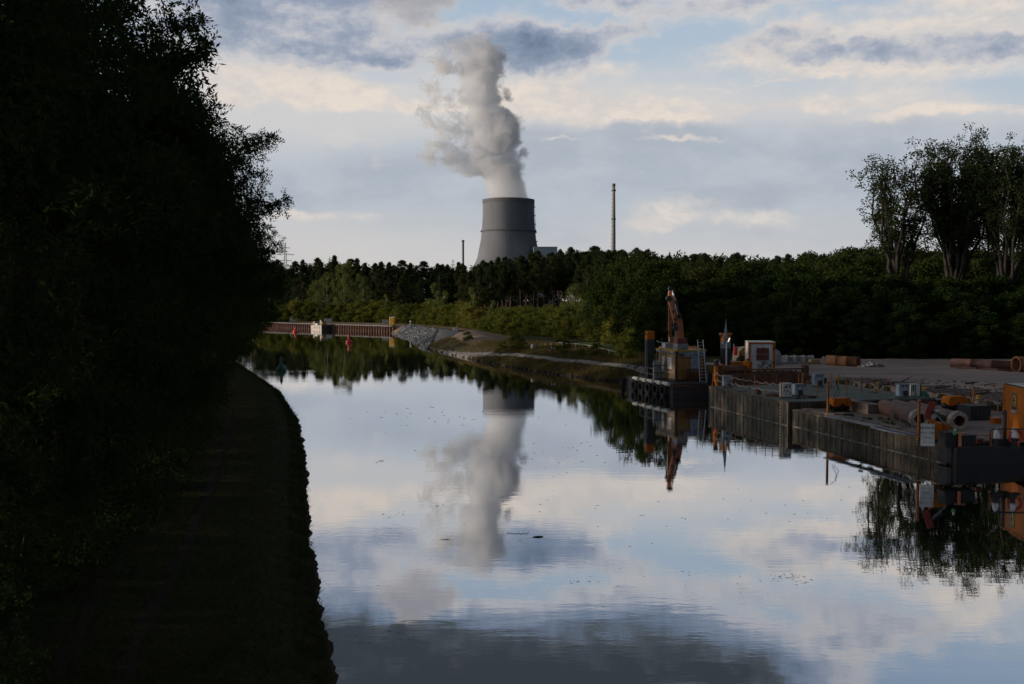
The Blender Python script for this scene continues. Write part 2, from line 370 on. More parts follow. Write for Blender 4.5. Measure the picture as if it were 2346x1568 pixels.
# ------------------------------------------------------------------ terrain
# waterline polygon of the canal; per edge: rise width, plateau height
WL = [((45, -40), .3, 1.6), ((-1.0, -40), 2.5, 1.0), ((-3.6, 20.2), 2.5, 1.0), ((-5.4, 27.6), 2.5, 1.0), ((-7.3, 35.8), 2.5, 1.0), ((-10.2, 49.3), 2.5, 1.0),
      ((-14.6, 67.6), 2.5, 1.0), ((-20.3, 86.9), 2.5, 1.0), ((-34.0, 124), 2.5, 1.0), ((-47, 143), 2.5, 1.0), ((-80, 178), 2.5, 1.0), ((-130, 222), 2.5, 1.0),
      ((-230, 300), 2.5, 1.0), ((-300, 530), 2, 1.5), ((-180, 411.2), .5, 1.5), ((-75, 303.7), .5, 1.5), ((-31.2, 258.8), 6, 1.6), ((-29.5, 243), 6, 1.7), ((-19.2, 207), 5, 1.8), ((-17.0, 179), 5, 1.7),
      ((-10.2, 152), 5, 1.6), ((-4.4, 132), 5, 1.6), ((0, 119.5), 5, 1.6), ((4.9, 108), 5, 1.6), ((9.1, 100.3), 5, 1.6), ((12.5, 96.5), 4, 1.6),
      ((22.6, 95.5), .3, 1.6), ((26.6, 78.3), .3, 1.6), ((29.9, 64.2), .3, 1.6), ((34, 46), .3, 1.6), ((42, 0), .3, 1.6)]
WP = np.array([p[0] for p in WL], float); WW = np.array([p[1] for p in WL]); WZ = np.array([p[2] for p in WL])
def smooth(a, b, x):
    t = np.clip((x - a) / (b - a), 0, 1); return t * t * (3 - 2 * t)
def sdist(x, y):
    x = np.asarray(x, float); y = np.asarray(y, float); n = len(WP)
    best = np.full(x.shape, 1e9); ins = np.zeros(x.shape, bool); wsum = np.zeros(x.shape); ws = np.zeros(x.shape); zs = np.zeros(x.shape)
    for i in range(n):
        a = WP[i]; b = WP[(i + 1) % n]; d = b - a
        t = np.clip(((x - a[0]) * d[0] + (y - a[1]) * d[1]) / (d @ d), 0, 1)
        dd = np.hypot(x - a[0] - t * d[0], y - a[1] - t * d[1]); best = np.minimum(best, dd)
        k = 1 / (dd + .3) ** 4; wsum += k; ws += k * WW[i]; zs += k * WZ[i]
        c = ((a[1] > y) != (b[1] > y)) & (x < (b[0] - a[0]) * (y - a[1]) / (b[1] - a[1] + 1e-12) + a[0]); ins ^= c
    return np.where(ins, -best, best), ws / wsum, zs / wsum
def hnoise(x, y):
    return (np.sin(x * .9 + 1.3 * np.sin(y * .7)) * np.sin(y * 1.1 + np.sin(x * .63)) + .5 * np.sin(x * 2.3 + y * 1.7) * np.sin(y * 2.9 - x)) / 1.5
def height(x, y):
    s, wd, zz = sdist(x, y)
    s = s + np.where((wd > 1) & (np.abs(s) < 6), .16 * hnoise(np.asarray(x) * 1.9, np.asarray(y) * 1.9) + .12 * hnoise(np.asarray(x) * .6, np.asarray(y) * .5), 0)
    left = (np.asarray(x) < -2) & (wd > 2) & (zz < 1.3)
    z = zz * smooth(-.25, 1, s / wd) - .15 * (s < .05) + .0
    z = np.where(s < 0, -1.6 * smooth(0, 1.2, -s) - .05, z)
    z = z + np.where(left, .8 * smooth(4.5, 14, s), 0) + np.where(wd > 1, np.where(left, .012, .05) * hnoise(x, y) * smooth(0, 2, s), 0)
    z = z + smooth(10, 120, s) * .6
    return z
def hz(x, y): return float(height(np.array([float(x)]), np.array([float(y)]))[0])
def lines(*seg):
    out = []
    for a, b, st in seg: out += list(np.arange(a, b, st))
    return out
def geo(a, b, st, g=1.25):
    out = []; x = a
    while x < b: out.append(x); x += st; st *= g
    out.append(b); return out
xs = [-v for v in geo(90, 9000, 3)][::-1] + lines((-89, -50, 1), (-50, 50, .5), (50, 90, 1)) + geo(90, 9000, 3)
ys = lines((-400, -60, 60), (-60, 15, 3), (15, 115, .5), (115, 315, 1)) + geo(315, 12000, 3)
GX, GY = np.meshgrid(np.array(xs), np.array(ys)); GZ = height(GX, GY)
nx, ny = len(xs), len(ys)
idx = np.arange(nx * ny).reshape(ny, nx)
FQ = np.stack([idx[:-1, :-1], idx[:-1, 1:], idx[1:, 1:], idx[1:, :-1]], -1).reshape(-1, 4)
gm = bpy.data.materials.new('grass ground'); gm.use_nodes = True
t = NT(gm.node_tree); b = t.n['Principled BSDF']; co = t.new('ShaderNodeTexCoord').outputs['Object']
n1 = t.noise(co, .35, 6, .6); n2 = t.noise(co, 6, 5, .7)
col = t.mix(t.sm(n1, .35, .65), (.050, .062, .022), (.080, .066, .034))
col = t.mix(t.sm(n2, .35, .7, 0., .8), col, (.020, .026, .010))
px_, py_, pz_ = t.sep(co)
col = t.mix(t.sm(t.m('ADD', pz_, t.m('MULTIPLY', n2, .3)), .55, .2), col, (.060, .042, .026))   # bare earth at the water's edge
t.put(b.inputs['Base Color'], col); b.inputs['Roughness'].default_value = .95; b.inputs['Specular IOR Level'].default_value = .1
bn = t.new('ShaderNodeBump'); bn.inputs['Distance'].default_value = .12; t.put(bn.inputs['Height'], t.noise(co, 5, 8, .75)); t.l.new(bn.outputs[0], b.inputs['Normal'])
g = link('ground', npmesh('ground', np.stack([GX, GY, GZ], -1).reshape(-1, 3), FQ, True), gm); tag(g, kind='structure')

# water
wm = bpy.data.materials.new('canal water'); wm.use_nodes = True
t = NT(wm.node_tree); b = t.n['Principled BSDF']; co = t.new('ShaderNodeTexCoord').outputs['Object']
r1 = t.noise(t.v('MULTIPLY', co, (.5, 1.6, 1.)), 1.1, 3, .5)
r2 = t.noise(t.v('MULTIPLY', co, (.6, 1.3, 1.)), 5.0, 3, .5)
pt = t.sm(t.noise(t.v('MULTIPLY', co, (.5, 1.2, 1.)), .09, 3), .40, .66)
hh = t.m('ADD', t.m('MULTIPLY', r1, .0016), t.m('MULTIPLY', t.m('MULTIPLY', r2, .0010), t.m('ADD', pt, .12)))
bn = t.new('ShaderNodeBump'); bn.inputs['Distance'].default_value = 1.0; bn.inputs['Strength'].default_value = 1.
t.put(bn.inputs['Height'], hh)
fr = t.new('ShaderNodeFresnel'); fr.inputs['IOR'].default_value = 1.33; t.l.new(bn.outputs[0], fr.inputs['Normal'])
gl = t.new('ShaderNodeBsdfGlossy'); gl.inputs['Roughness'].default_value = .0; gl.inputs['Color'].default_value = (.97, .98, 1, 1); t.l.new(bn.outputs[0], gl.inputs['Normal'])
df = t.new('ShaderNodeBsdfDiffuse'); df.inputs['Color'].default_value = (.014, .018, .012, 1)
mx = t.new('ShaderNodeMixShader'); t.put(mx.inputs[0], t.m('ADD', .47, t.m('MULTIPLY', t.m('SQRT', fr.outputs[0]), .53), clamp=True))
t.l.new(df.outputs[0], mx.inputs[1]); t.l.new(gl.outputs[0], mx.inputs[2]); t.n.remove(b)
t.l.new(mx.outputs[0], t.n['Material Output'].inputs[0])
wmsh = npmesh('water', [(-400, -60, 0), (80, -60, 0), (80, 560, 0), (-400, 560, 0)], [(0, 1, 2, 3)])
tag(link('water', wmsh, wm), kind='structure')

# sheets laid on the terrain
def ribbon(name, pts, width, m, lift=.03, step=.8, jit=.0):
    P2 = [Vector((p[0], p[1])) for p in pts]; out = []
    for a, b_ in zip(P2[:-1], P2[1:]):
        n = max(1, int((b_ - a).length / step)); out += [a.lerp(b_, i / n) for i in range(n)]
    out.append(P2[-1])
    for _ in range(6): out = [out[0]] + [(out[i - 1] + out[i] * 2 + out[i + 1]) / 4 for i in range(1, len(out) - 1)] + [out[-1]]
    K = 7; V = []
    for i, p in enumerate(out):
        d = (out[min(i + 1, len(out) - 1)] - out[max(i - 1, 0)]).normalized(); nr = Vector((-d.y, d.x))
        wdt = width * (1 + jit * (random.random() - .5)); of = jit * (random.random() - .5) * width * .5
        for k in range(K):
            q = p + nr * (wdt * (k / (K - 1) - .5) + of); V.append((q.x, q.y, 0))
    V = np.array(V); V[:, 2] = height(V[:, 0], V[:, 1]) + lift
    e = np.arange(len(V)) % K; V[(e == 0) | (e == K - 1), 2] -= lift + .05
    Fq = [(i * K + k, i * K + k + 1, (i + 1) * K + k + 1, (i + 1) * K + k) for i in range(len(out) - 1) for k in range(K - 1)]
    return tag(link(name, npmesh(name, V, Fq, True), m), kind='structure')
def patch(name, poly, m, lift=.03, step=.7, jit=.6):
    poly = np.array(poly, float); x0, y0 = poly.min(0); x1, y1 = poly.max(0)
    gx, gy = np.meshgrid(np.arange(x0, x1 + step, step), np.arange(y0, y1 + step, step))
    cx, cy = (gx[:-1, :-1] + step / 2), (gy[:-1, :-1] + step / 2)
    nx_ = cx + jit * np.sin(cy * 2.1 + np.cos(cx * 3)) * .6; ny_ = cy + jit * np.sin(cx * 1.7 + cy) * .6
    ins = np.zeros(cx.shape, bool)
    for i in range(len(poly)):
        a, b_ = poly[i], poly[(i + 1) % len(poly)]
        ins ^= ((a[1] > ny_) != (b_[1] > ny_)) & (nx_ < (b_[0] - a[0]) * (ny_ - a[1]) / (b_[1] - a[1] + 1e-12) + a[0])
    idx = np.arange(gx.size).reshape(gx.shape)
    Fq = np.stack([idx[:-1, :-1], idx[:-1, 1:], idx[1:, 1:], idx[1:, :-1]], -1)[ins]
    V = np.stack([gx, gy, height(gx, gy) + lift], -1).reshape(-1, 3)
    used = np.unique(Fq); mp = np.zeros(len(V), int); mp[used] = np.arange(len(used))
    return tag(link(name, npmesh(name, V[used], mp[Fq], True), m), kind='structure')
M['track'] = mat('earth of the wheel track', (.050, .036, .034), (.036, .028, .024), .95, scale=1.5, bump=.02, spec=.1)
M['gravel'] = mat('grey gravel', (.27, .25, .245), (.18, .165, .16), .95, scale=1.2, bump=.03, spec=.1)
M['yard'] = mat('yard surface', (.44, .32, .275), (.32, .25, .225), .9, scale=.16, bump=.015, rust=.0, spec=.2)
yt = NT(M['yard'].node_tree); yb = yt.n['Principled BSDF']; yc = yt.new('ShaderNodeTexCoord').outputs['Object']
prev = yb.inputs['Base Color'].links[0].from_socket                  # tyre tracks, damp patches and spilled sand
tr_ = yt.noise(yt.v('MULTIPLY', yc, (.10, 1.1, 1.)), .9, 6, .65, dist=.6); dm_ = yt.noise(yt.v('MULTIPLY', yc, (.5, 1., 1.)), .11, 5, .6)
c_ = yt.mix(yt.sm(tr_, .5, .62, 0., .55), prev, (.20, .165, .15)); c_ = yt.mix(yt.sm(dm_, .52, .60, 0., .55), c_, (.24, .205, .20)); c_ = yt.mix(yt.sm(dm_, .44, .36, 0., .5), c_, (.46, .36, .30))
yt.l.new(c_, yb.inputs['Base Color'])
M['debris'] = mat('muddy debris', (.20, .15, .13), (.09, .07, .06), .95, scale=1.1, bump=.06, spec=.1)
M['sand'] = mat('sandy earth', (.36, .26, .19), (.24, .17, .12), .95, scale=.8, bump=.03, spec=.1)
M['straw'] = mat('dry grass', (.34, .22, .12), (.16, .12, .05), .95, scale=.8, bump=.05, spec=.1)
M['field'] = mat('green crop', (.12, .16, .04), (.07, .10, .025), .9, scale=.5, bump=.1, spec=.1)
for rp in ([(266, 1568), (282, 1508), (347, 1383), (428, 1232), (483, 1101), (511, 1010), (528, 930), (538, 872)],
           [(120, 1540), (151, 1483), (241, 1312), (377, 1111), (438, 1015), (468, 955), (496, 872)]):
    ribbon('track', [P(x, y, 1.15)[:2] for x, y in rp], .45, M['track'], .02, .6, .5)
rd = [P(x, y, 1.65)[:2] for x, y in ((1500, 838), (1478, 835.7), (1380, 826), (1303, 819), (1174, 803.5), (1097, 796), (1040, 789), (1000, 783))]
ribbon('gravel_path', rd, 1.1, M['gravel'], .03, 1.)
zq = 1.8
patch('gravel_ground', [P(*q, zq)[:2] for q in ((927, 751.5), (960, 749.5), (1010, 752.5), (1062, 762), (1092, 768), (1130, 783), (1150, 794), (1100, 797), (1040, 789), (985, 786), (958, 790), (985, 779), (1000, 765))], M['gravel'], .05, .8)
patch('sandy_ground', [P(*q, 1.7)[:2] for q in ((1128, 784), (1180, 783), (1250, 787), (1330, 795), (1400, 806), (1440, 815), (1380, 815), (1300, 812), (1200, 800))], M['straw'], .03, .7)
patch('sandy_path', [P(*q, 1.7)[:2] for q in ((1140, 781), (1200, 784), (1300, 796), (1330, 801), (1290, 801), (1220, 793), (1150, 787))], M['sand'], .06, .7)
patch('crop_field', [P(*q, 1.8)[:2] for q in ((1315, 786), (1390, 785), (1440, 786), (1440, 812), (1415, 806), (1370, 797))], M['field'], .25, .5)
patch('quay_ground', [P(*q, 1.6)[:2] for q in ((560, 733), (640, 735), (750, 743), (925, 752.5), (950, 748), (905, 741.5), (760, 737), (600, 729))], M['sand'], .06, 1.)
patch('dry_grass', [P(*q, 1.6)[:2] for q in ((900, 741.5), (960, 741), (1050, 752), (1150, 770), (1200, 781), (1130, 782), (1080, 762), (960, 748))], M['straw'], .08, .8)
# construction yard behind the barges
patch('yard', [(22.9, 95.2), (26.9, 78.3), (30.2, 64.2), (34.3, 46), (38, 25), (90, 25), (85, 105), (60, 108.5), (45, 109), (31, 110), (24, 108), (19, 101)], M['yard'], .035, .5, .5)
patch('muddy_ground', [(26.4, 82), (28, 75), (30.5, 64.6), (34.6, 46.5), (39, 40), (44, 42), (38.5, 58), (35, 68), (31.5, 75), (29.5, 82)], M['debris'], .07, .5, 1.2)

# ------------------------------------------------------------------ cooling tower and power station
YT = 1408.0
tc_ = Pd(1165, 690, YT)
k = YT / F
T = thing('cooling_tower', 'huge grey ribbed concrete cooling tower with steam rising from its open top', 'cooling tower', (tc_.x, YT, 0))
ztop = 8 + 230 * k
prof = [(64.5, 0), (58, 18), (50, 40), (45.6, 58), (44.2, 68)]
def trad(z):
    pr = [(0, 121), (20, 104), (60, 88), (98, 71), (140, 62.6), (165, 60.2), (190, 58.6), (210, 58), (230, 58), (231, 57.7)]
    hp = (z - 8) / k
    for (a, r0), (b_, r1) in zip(pr[:-1], pr[1:]):
        if hp <= b_: return (r0 + (r1 - r0) * max(0, (hp - a)) / (b_ - a)) * k
    return 57.7 * k
def tower_shell(z0, z1, nz, off=0., rib=.32, n=104):
    V = []; K = n * 4
    for i in range(nz + 1):
        z = z0 + (z1 - z0) * i / nz; r = trad(z) + off
        for j in range(K):
            rr = r + (rib if j % 4 in (0,) else 0); a = 2 * pi * j / K; V.append((rr * cos(a), rr * sin(a), z))
    Fq = [(i * K + j, i * K + (j + 1) % K, (i + 1) * K + (j + 1) % K, (i + 1) * K + j) for i in range(nz) for j in range(K)]
    return npmesh('shell', V, Fq)
zr = 8 + 159 * k
link('shell', tower_shell(10, ztop - 5, 40), M['tower'], T)
mb = MB(); r_ = trad(ztop); mb.lathe([(r_ + .9, ztop - 5), (r_ + 1.0, ztop), (r_ - 1.2, ztop), (r_ - 1.4, ztop - 12)], 96); mb.build('rim', M['towerdark'], T)
mb = MB(); r_ = trad(zr); mb.lathe([(r_, zr - .9), (r_ + 2.1, zr - .9), (r_ + 2.1, zr + .9), (r_, zr + .9)], 96); mb.build('walkway', M['towerdark'], T)
mb = MB()
for i in range(8): 
    z = ztop - 10 - i * 12; mb.box((trad(z) + 1.1, 0, z), (2.0, 2.0, 1.1)); mb.build('lamp_bracket', M['towerdark'], T); mb = MB()
mb.tube((trad(ztop - 5) + .6, 0, ztop - 5), (trad(zr) + .8, 0, zr), .25); mb.build('ladder', M['towerdark'], T)
mb = MB()
for j in range(36):
    a = 2 * pi * j / 36; a2 = 2 * pi * (j + .5) / 36; r0, r1 = trad(0) + 2, trad(10)
    mb.tube((r0 * cos(a), r0 * sin(a), 0), (r1 * cos(a2), r1 * sin(a2), 10), .6, n=5); mb.tube((r0 * cos(a), r0 * sin(a), 0), (r1 * cos(a2 - 2 * pi / 36), r1 * sin(a2 - 2 * pi / 36), 10), .6, n=5)
mb.build('legs', M['tower'], T)
# tall chimney
d = 1350.0; c = Pd(1405, 690, d); kk = d / F
T = thing('tall_chimney', 'tall slender concrete chimney with lamp brackets and gallery, right of the cooling tower', 'chimney', (c.x, d, 0))
zt = 8 + 266 * kk
mb = MB(); mb.lathe([(5.9 * kk, 0), (5.4 * kk, 8 + 60 * kk), (4.3 * kk, 8 + 185 * kk), (3.2 * kk, zt - 3), (3.2 * kk, zt)], 24); mb.build('shaft', M['chimney'], T, True)
mb = MB(); mb.lathe([(3.2 * kk, zt - 3), (3.9 * kk, zt - 3), (3.9 * kk, zt + .6), (2.6 * kk, zt + .6)], 24); mb.build('cap', M['towerdark'], T)
mb = MB()
for hp in (185, 250): mb = MB(); mb.lathe([(4.0 * kk, 8 + hp * kk), (5.1 * kk, 8 + hp * kk), (5.1 * kk, 10 + hp * kk), (4.0 * kk, 10 + hp * kk)], 20); mb.build('gallery', M['towerdark'], T)
for hp in range(70, 262, 9):
    rr = (5.3 - (hp - 60) / 200 * 2.1) * kk; mb = MB(); mb.box((-rr - .5, 0, 8 + hp * kk), (1.4, .8, .7)); mb.build('lamp_bracket', M['towerdark'], T)
# steel stack
d = 1200.0; kk = d / F; c = Pd(1061, 690, d)
T = thing('steel_stack', 'slim blue-grey steel stack left of the cooling tower', 'chimney', (c.x, d, 0)); zt = 8 + 139 * kk
mb = MB(); mb.lathe([(2.7 * kk, 0), (2.6 * kk, zt - 2)], 20); mb.build('shaft', M['steelblue'], T, True)
mb = MB(); mb.lathe([(2.6 * kk, zt - 2), (3.3 * kk, zt - 2), (3.3 * kk, zt), (2.2 * kk, zt)], 20); mb.build('cap', M['towerdark'], T)
# turbine hall
d = 1330.0; kk = d / F; c = Pd(1240, 690, d); c1 = Pd(1276.5, 690, d); zt = 8 + 124 * kk
T = thing('turbine_hall', 'pale flat-roofed power station hall showing right of the cooling tower', 'building', (0, d, 0))
mb = MB(); mb.b(c.x - 10, c1.x, 0, 60, 0, zt - 1.2); mb.build('wall', M['steelblue'], T)
mb = MB(); mb.b(c.x - 10.4, c1.x + .4, -.4, 60.4, zt - 1.2, zt); mb.build('roof', M['grey'], T)
# pylons
def pylon(px, d, hp, arms, label):
    kk = d / F; c = Pd(px, 690, d); zt = 8 + hp * kk
    T = thing('power_pylon', label, 'pylon', (c.x, d, 0), 0, 'lattice pylons above the far wood')
    mb = MB(); wb = zt * .055
    def wd(z): return wb * (1 - z / zt * .93)
    n = 12; r = .10 + .05 * kk * 2
    for sx, sy in ((1, 1), (1, -1), (-1, 1), (-1, -1)): mb.path([(sx * wd(zt * i / n), sy * wd(zt * i / n), zt * i / n) for i in range(n + 1)], r, 4)
    for i in range(n):
        z0, z1 = zt * i / n, zt * (i + 1) / n
        for a, b_ in (((-1, -1), (1, -1)), ((1, -1), (-1, -1)), ((1, -1), (1, 1)), ((-1, 1), (-1, -1))):
            mb.tube((a[0] * wd(z0), a[1] * wd(z0), z0), (b_[0] * wd(z1), b_[1] * wd(z1), z1), r * .6, n=3)
    mb.build('mast', M['grey'], T)
    for (hy, hw) in arms:
        z = 8 + hy * kk; h = hw * kk; mb = MB()
        for s in (-1, 1):
            mb.tube((0, 0, z), (s * h, 0, z - h * .02), r, n=4); mb.tube((0, 0, z + h * .13), (s * h, 0, z), r * .8, n=4)
            for q in range(1, 5): mb.tube((s * h * q / 5, 0, z), (s * h * (q - .5) / 5, 0, z + h * .13 * (1 - (q - .5) / 5)), r * .5, n=3)
            for q in (.5, .95): mb.tube((s * h * q, 0, z), (s * h * q, 0, z - h * .12), r, n=4)
        mb.build('crossarm', M['grey'], T)
pylon(654.6, 850, 131, [(121, 11.5), (106, 20), (92, 15)], 'tall lattice pylon beside the dark trees of the left bank')
pylon(756, 1300, 101, [(94, 5), (86, 8)], 'small far lattice pylon above the wood, between the quay cabinets below')
pylon(1038, 1500, 96, [(90, 4), (83, 6)], 'tiny far lattice pylon just left of the steel stack')

# steam plume: a real volume
rows = [(464, 1109, 1221), (450, 1110, 1215), (432, 1106, 1210), (410, 1098, 1206), (385, 1076, 1204), (360, 1066, 1186), (345, 1078, 1172), (325, 1066, 1196), (300, 1060, 1201), (280, 1058, 1196),
        (262, 1056, 1180), (248, 1056, 1150), (225, 1044, 1146), (205, 1042, 1142), (185, 1046, 1144), (165, 1058, 1158), (140, 1062, 1166), (122, 1064, 1168), (105, 1070, 1142), (86, 1068, 1134), (58, 1074, 1116)]
zlo = Pd(1165, rows[0][0], YT).z; zhi = Pd(1165, rows[-1][0], YT).z
pm = bpy.data.materials.new('steam'); pm.use_nodes = True; t = NT(pm.node_tree); t.n.clear()
co = t.new('ShaderNodeTexCoord').outputs['Object']
sx, sy, sz = t.sep(co)
amp = t.sm(sz, 2., 90., 0., 1.)
wn = t.v('SUBTRACT', t.noise(co, .018, 3, .55, out=1), (.5, .5, .5))
wn2 = t.v('SUBTRACT', t.noise(co, .06, 3, .55, out=1), (.5, .5, .5))
wsum = t.v('ADD', t.v('SCALE', wn, scale=42.), t.v('SCALE', wn2, scale=34.))
co2 = t.v('ADD', co, t.v('SCALE', wsum, scale=amp))
sx, sy, sz2 = t.sep(co2)
tt = t.m('DIVIDE', sz2, zhi - zlo)
stops = []
for (py, l, r) in rows:
    p = Pd((l + r) / 2, py, YT); q = Pd(r, py, YT)
    stops.append((min(1, max(0, (p.z - zlo) / (zhi - zlo))), ((p.x - tc_.x) / 120 + .5, (q.x - p.x) / 60, 0)))
rp = t.ramp(tt, stops); rr_, rg_, rb_ = t.sep(rp)
cxn = t.m('MULTIPLY', t.m('SUBTRACT', rr_, .5), 120.); rad = t.m('MULTIPLY', rg_, 60.)
dx = t.m('DIVIDE', t.m('SUBTRACT', sx, cxn), rad); dy = t.m('DIVIDE', sy, rad)
dist = t.m('SQRT', t.m('ADD', t.m('MULTIPLY', dx, dx), t.m('MULTIPLY', dy, dy)))
fld = t.m('SUBTRACT', 1.0, dist)
for (px, py, rx, ry, wt) in ((1060, 355, 64, 30, .5), (1018, 332, 46, 24, .42), (1080, 388, 56, 26, .75), (1000, 350, 44, 34, .25), (978, 268, 34, 34, .26), (1196, 352, 18, 12, .35), (1035, 290, 34, 46, .24), (1000, 225, 26, 40, .16), (1160, 212, 18, 16, .4), (1100, 96, 34, 30, .7), (1062, 118, 60, 34, .30), (1020, 140, 60, 30, .2)):
    p = Pd(px, py, YT); kx = 1 / (rx * k)
    v_ = t.v('MULTIPLY', t.v('SUBTRACT', co2, (p.x - tc_.x, 0, p.z - zlo)), (kx, 1 / (24 * k), 1 / (ry * k)))
    fld = t.m('MAXIMUM', fld, t.m('MULTIPLY', t.m('SUBTRACT', 1., t.v('LENGTH', v_, out=1)), wt))
fn = t.m('SUBTRACT', t.noise(co2, .045, 8, .66), .5)
fld = t.m('ADD', fld, t.m('MULTIPLY', fn, t.m('MULTIPLY', amp, 2.1)))
fld = t.m('SUBTRACT', fld, t.sm(sz2, (zhi - zlo) * .90, (zhi - zlo) * 1.03, 0., 1.))
top = t.sm(sz, (zhi - zlo) * .70, zhi - zlo, 1., .35)
den = t.m('MULTIPLY', t.sm(fld, .04, .22, 0., .085), top)
den = t.m('MULTIPLY', den, t.sm(sz, 0, 60., .6, 1.))
pv = t.new('ShaderNodeVolumePrincipled'); pv.inputs['Color'].default_value = (.958, .966, .988, 1); pv.inputs['Anisotropy'].default_value = .0
t.put(pv.inputs['Density'], den)
o = t.new('ShaderNodeOutputMaterial'); t.l.new(pv.outputs[0], o.inputs['Volume'])
pm.cycles.volume_step_rate = .09
mb = MB(); H = zhi - zlo + 12
vs = []; n = 12; lv = []
for i in range(11):
    z = .3 if i == 0 else H * i / 10
    py = rows[0][0] + (rows[-1][0] - rows[0][0]) * i / 10
    L = min(r[1] for r in rows if abs(r[0] - py) < 32) - (26 if py > 200 else 90) if i else rows[0][1] + 1; Rr = max(r[2] for r in rows if abs(r[0] - py) < 32) + 26 if i else rows[0][2] - 1
    if 215 < py < 420: L = min(L, 955)
    x0, x1 = Pd(L, py, YT).x - tc_.x, Pd(Rr, py, YT).x - tc_.x
    ry_ = 36 if i == 0 else 52
    for j in range(n): a = 2 * pi * j / n; vs.append(((x0 + x1) / 2 + (x1 - x0) / 2 * cos(a) * (1.0 if i == 0 else 1.05), ry_ * sin(a), z))
fs = [(i * n + j, i * n + (j + 1) % n, (i + 1) * n + (j + 1) % n, (i + 1) * n + j) for i in range(10) for j in range(n)] + [tuple(reversed(range(n))), tuple(range(10 * n, 11 * n))]
mb.add(vs, fs); pl = mb.build('steam_plume', pm); pl.location = (tc_.x, YT, zlo)
tag(pl, 'tall grey-white steam plume billowing up from the cooling tower', 'steam')
# ------------------------------------------------------------------ vegetation
def rv(n): 
    v = rng.normal(size=(n, 3)); return v / np.linalg.norm(v, axis=1, keepdims=True)
def leaf_quads(pts, dirs, L, W):
    """pts Nx3 base points, dirs Nx3 leaf axes"""
    n = len(pts); side = np.cross(dirs, rv(n)); side /= np.linalg.norm(side, axis=1, keepdims=True) + 1e-9
    L = np.asarray(L).reshape(-1, 1) * np.ones((n, 1)); W = np.asarray(W).reshape(-1, 1) * np.ones((n, 1))
    V = np.empty((n, 4, 3)); V[:, 0] = pts; V[:, 1] = pts + dirs * L * .5 + side * W / 2; V[:, 2] = pts + dirs * L; V[:, 3] = pts + dirs * L * .5 - side * W / 2
    return V.reshape(-1, 3)
def leaf_mesh(name, V):
    return npmesh(name, V, np.arange(len(V)).reshape(-1, 4))
def sprays(cl, per, slen, nl, L, W, droop=.25, out=.6):
    """compound-leaf sprays around cluster centres; cl: Nx4 (x,y,z,r)"""
    allV = []
    c = np.repeat(cl, per, 0); n = len(c)
    off = rv(n) * (rng.random((n, 1)) ** .45); p = c[:, :3] + off * c[:, 3:4] * [1, 1, .75]
    d = off * out + rv(n) * .6 + [0, 0, -droop]; d /= np.linalg.norm(d, axis=1, keepdims=True)
    s = slen * (.6 + .8 * rng.random((n, 1)))
    sd = np.cross(d, rv(n)); sd /= np.linalg.norm(sd, axis=1, keepdims=True)
    for i in range(nl):
        f = (i + .5) / nl; q = p + d * s * f + [0, 0, -.12] * (f * f * s)
        dd = d * .6 + sd * (1 if i % 2 else -1) + rv(n) * .35; dd /= np.linalg.norm(dd, axis=1, keepdims=True)
        allV.append(leaf_quads(q, dd, L * (.8 + .4 * rng.random(n)), W))
    return np.concatenate(allV)
def tufts(cl, per, L, W, flat=.75, out=.5, up=0.):
    c = np.repeat(cl, per, 0); n = len(c)
    off = rv(n) * (rng.random((n, 1)) ** .5); p = c[:, :3] + off * c[:, 3:4] * [1, 1, flat]
    d = off * out + rv(n) * .8 + [0, 0, up]; d /= np.linalg.norm(d, axis=1, keepdims=True)
    return leaf_quads(p, d, L * (.6 + .8 * rng.random(n)), W)
def skeleton(h, tr, cl, base, wob=.3, nb=40, lean=(0, 0), lr=.35, forks=None):
    """trunk and limbs as one mesh"""
    mb = MB(); pts = []; n = 7
    for i in range(n + 1):
        f = i / n; pts.append(Vector((lean[0] * f * h + wob * sin(f * 5 + 1) * f, lean[1] * f * h + wob * cos(f * 4) * f - wob * f, h * f * .93)))
    mb.path(pts, [tr * (1 - .88 * (i / n)) for i in range(n + 1)], 8)
    idx = rng.permutation(len(cl))[:nb]
    for j in idx:
        c = Vector(cl[j][:3]); hf = max(base, min(.9, (c.z - abs(Vector((c.x, c.y)).length) * .75) / (h * .93)))
        k = hf * n; i0 = min(n - 1, int(k)); s = pts[i0].lerp(pts[i0 + 1], k - i0)
        m1 = s.lerp(c, .5) + Vector((0, 0, -.08 * (c - s).length)) + Vector(rng.normal(size=3)) * .15
        r0 = max(.03, tr * (1 - .88 * hf) * lr); mb.path([s, s.lerp(m1, .5) + Vector(rng.normal(size=3)) * .1, m1, c], [r0, r0 * .75, r0 * .5, r0 * .2], 5)
    return mb
def clusters(n, h, prof, zr, rc, shell=.55, seed=None, minr=0.):
    """clusters inside a crown whose radius at height fraction f is prof(f)"""
    out = []
    while len(out) < n:
        f = rng.uniform(zr[0], zr[1]); Rm = prof(f)
        if rng.random() > .25 + .75 * Rm / 6.5: continue
        a = rng.uniform(0, 2 * pi); r = Rm * rng.uniform(0, 1) ** (1 - shell) * rng.uniform(.85, 1.1)
        out.append((r * cos(a), r * sin(a), f * h, rc * rng.uniform(.6, 1.3)))
    return np.array(out)
PROTO = {}
def proto(key, kind, label, cat, mbt, bark, V, leafm):
    e = bpy.data.objects.new(kind, None); e['category'] = cat; e['label'] = label
    me = bpy.data.meshes.new('trunk'); me.from_pydata(mbt.v, [], mbt.f); me.polygons.foreach_set('use_smooth', [True] * len(me.polygons)); me.materials.append(bark)
    lm_ = leaf_mesh('crown', V); lm_.materials.append(leafm)
    PROTO[key] = (kind, cat, me, lm_)
TREES = []
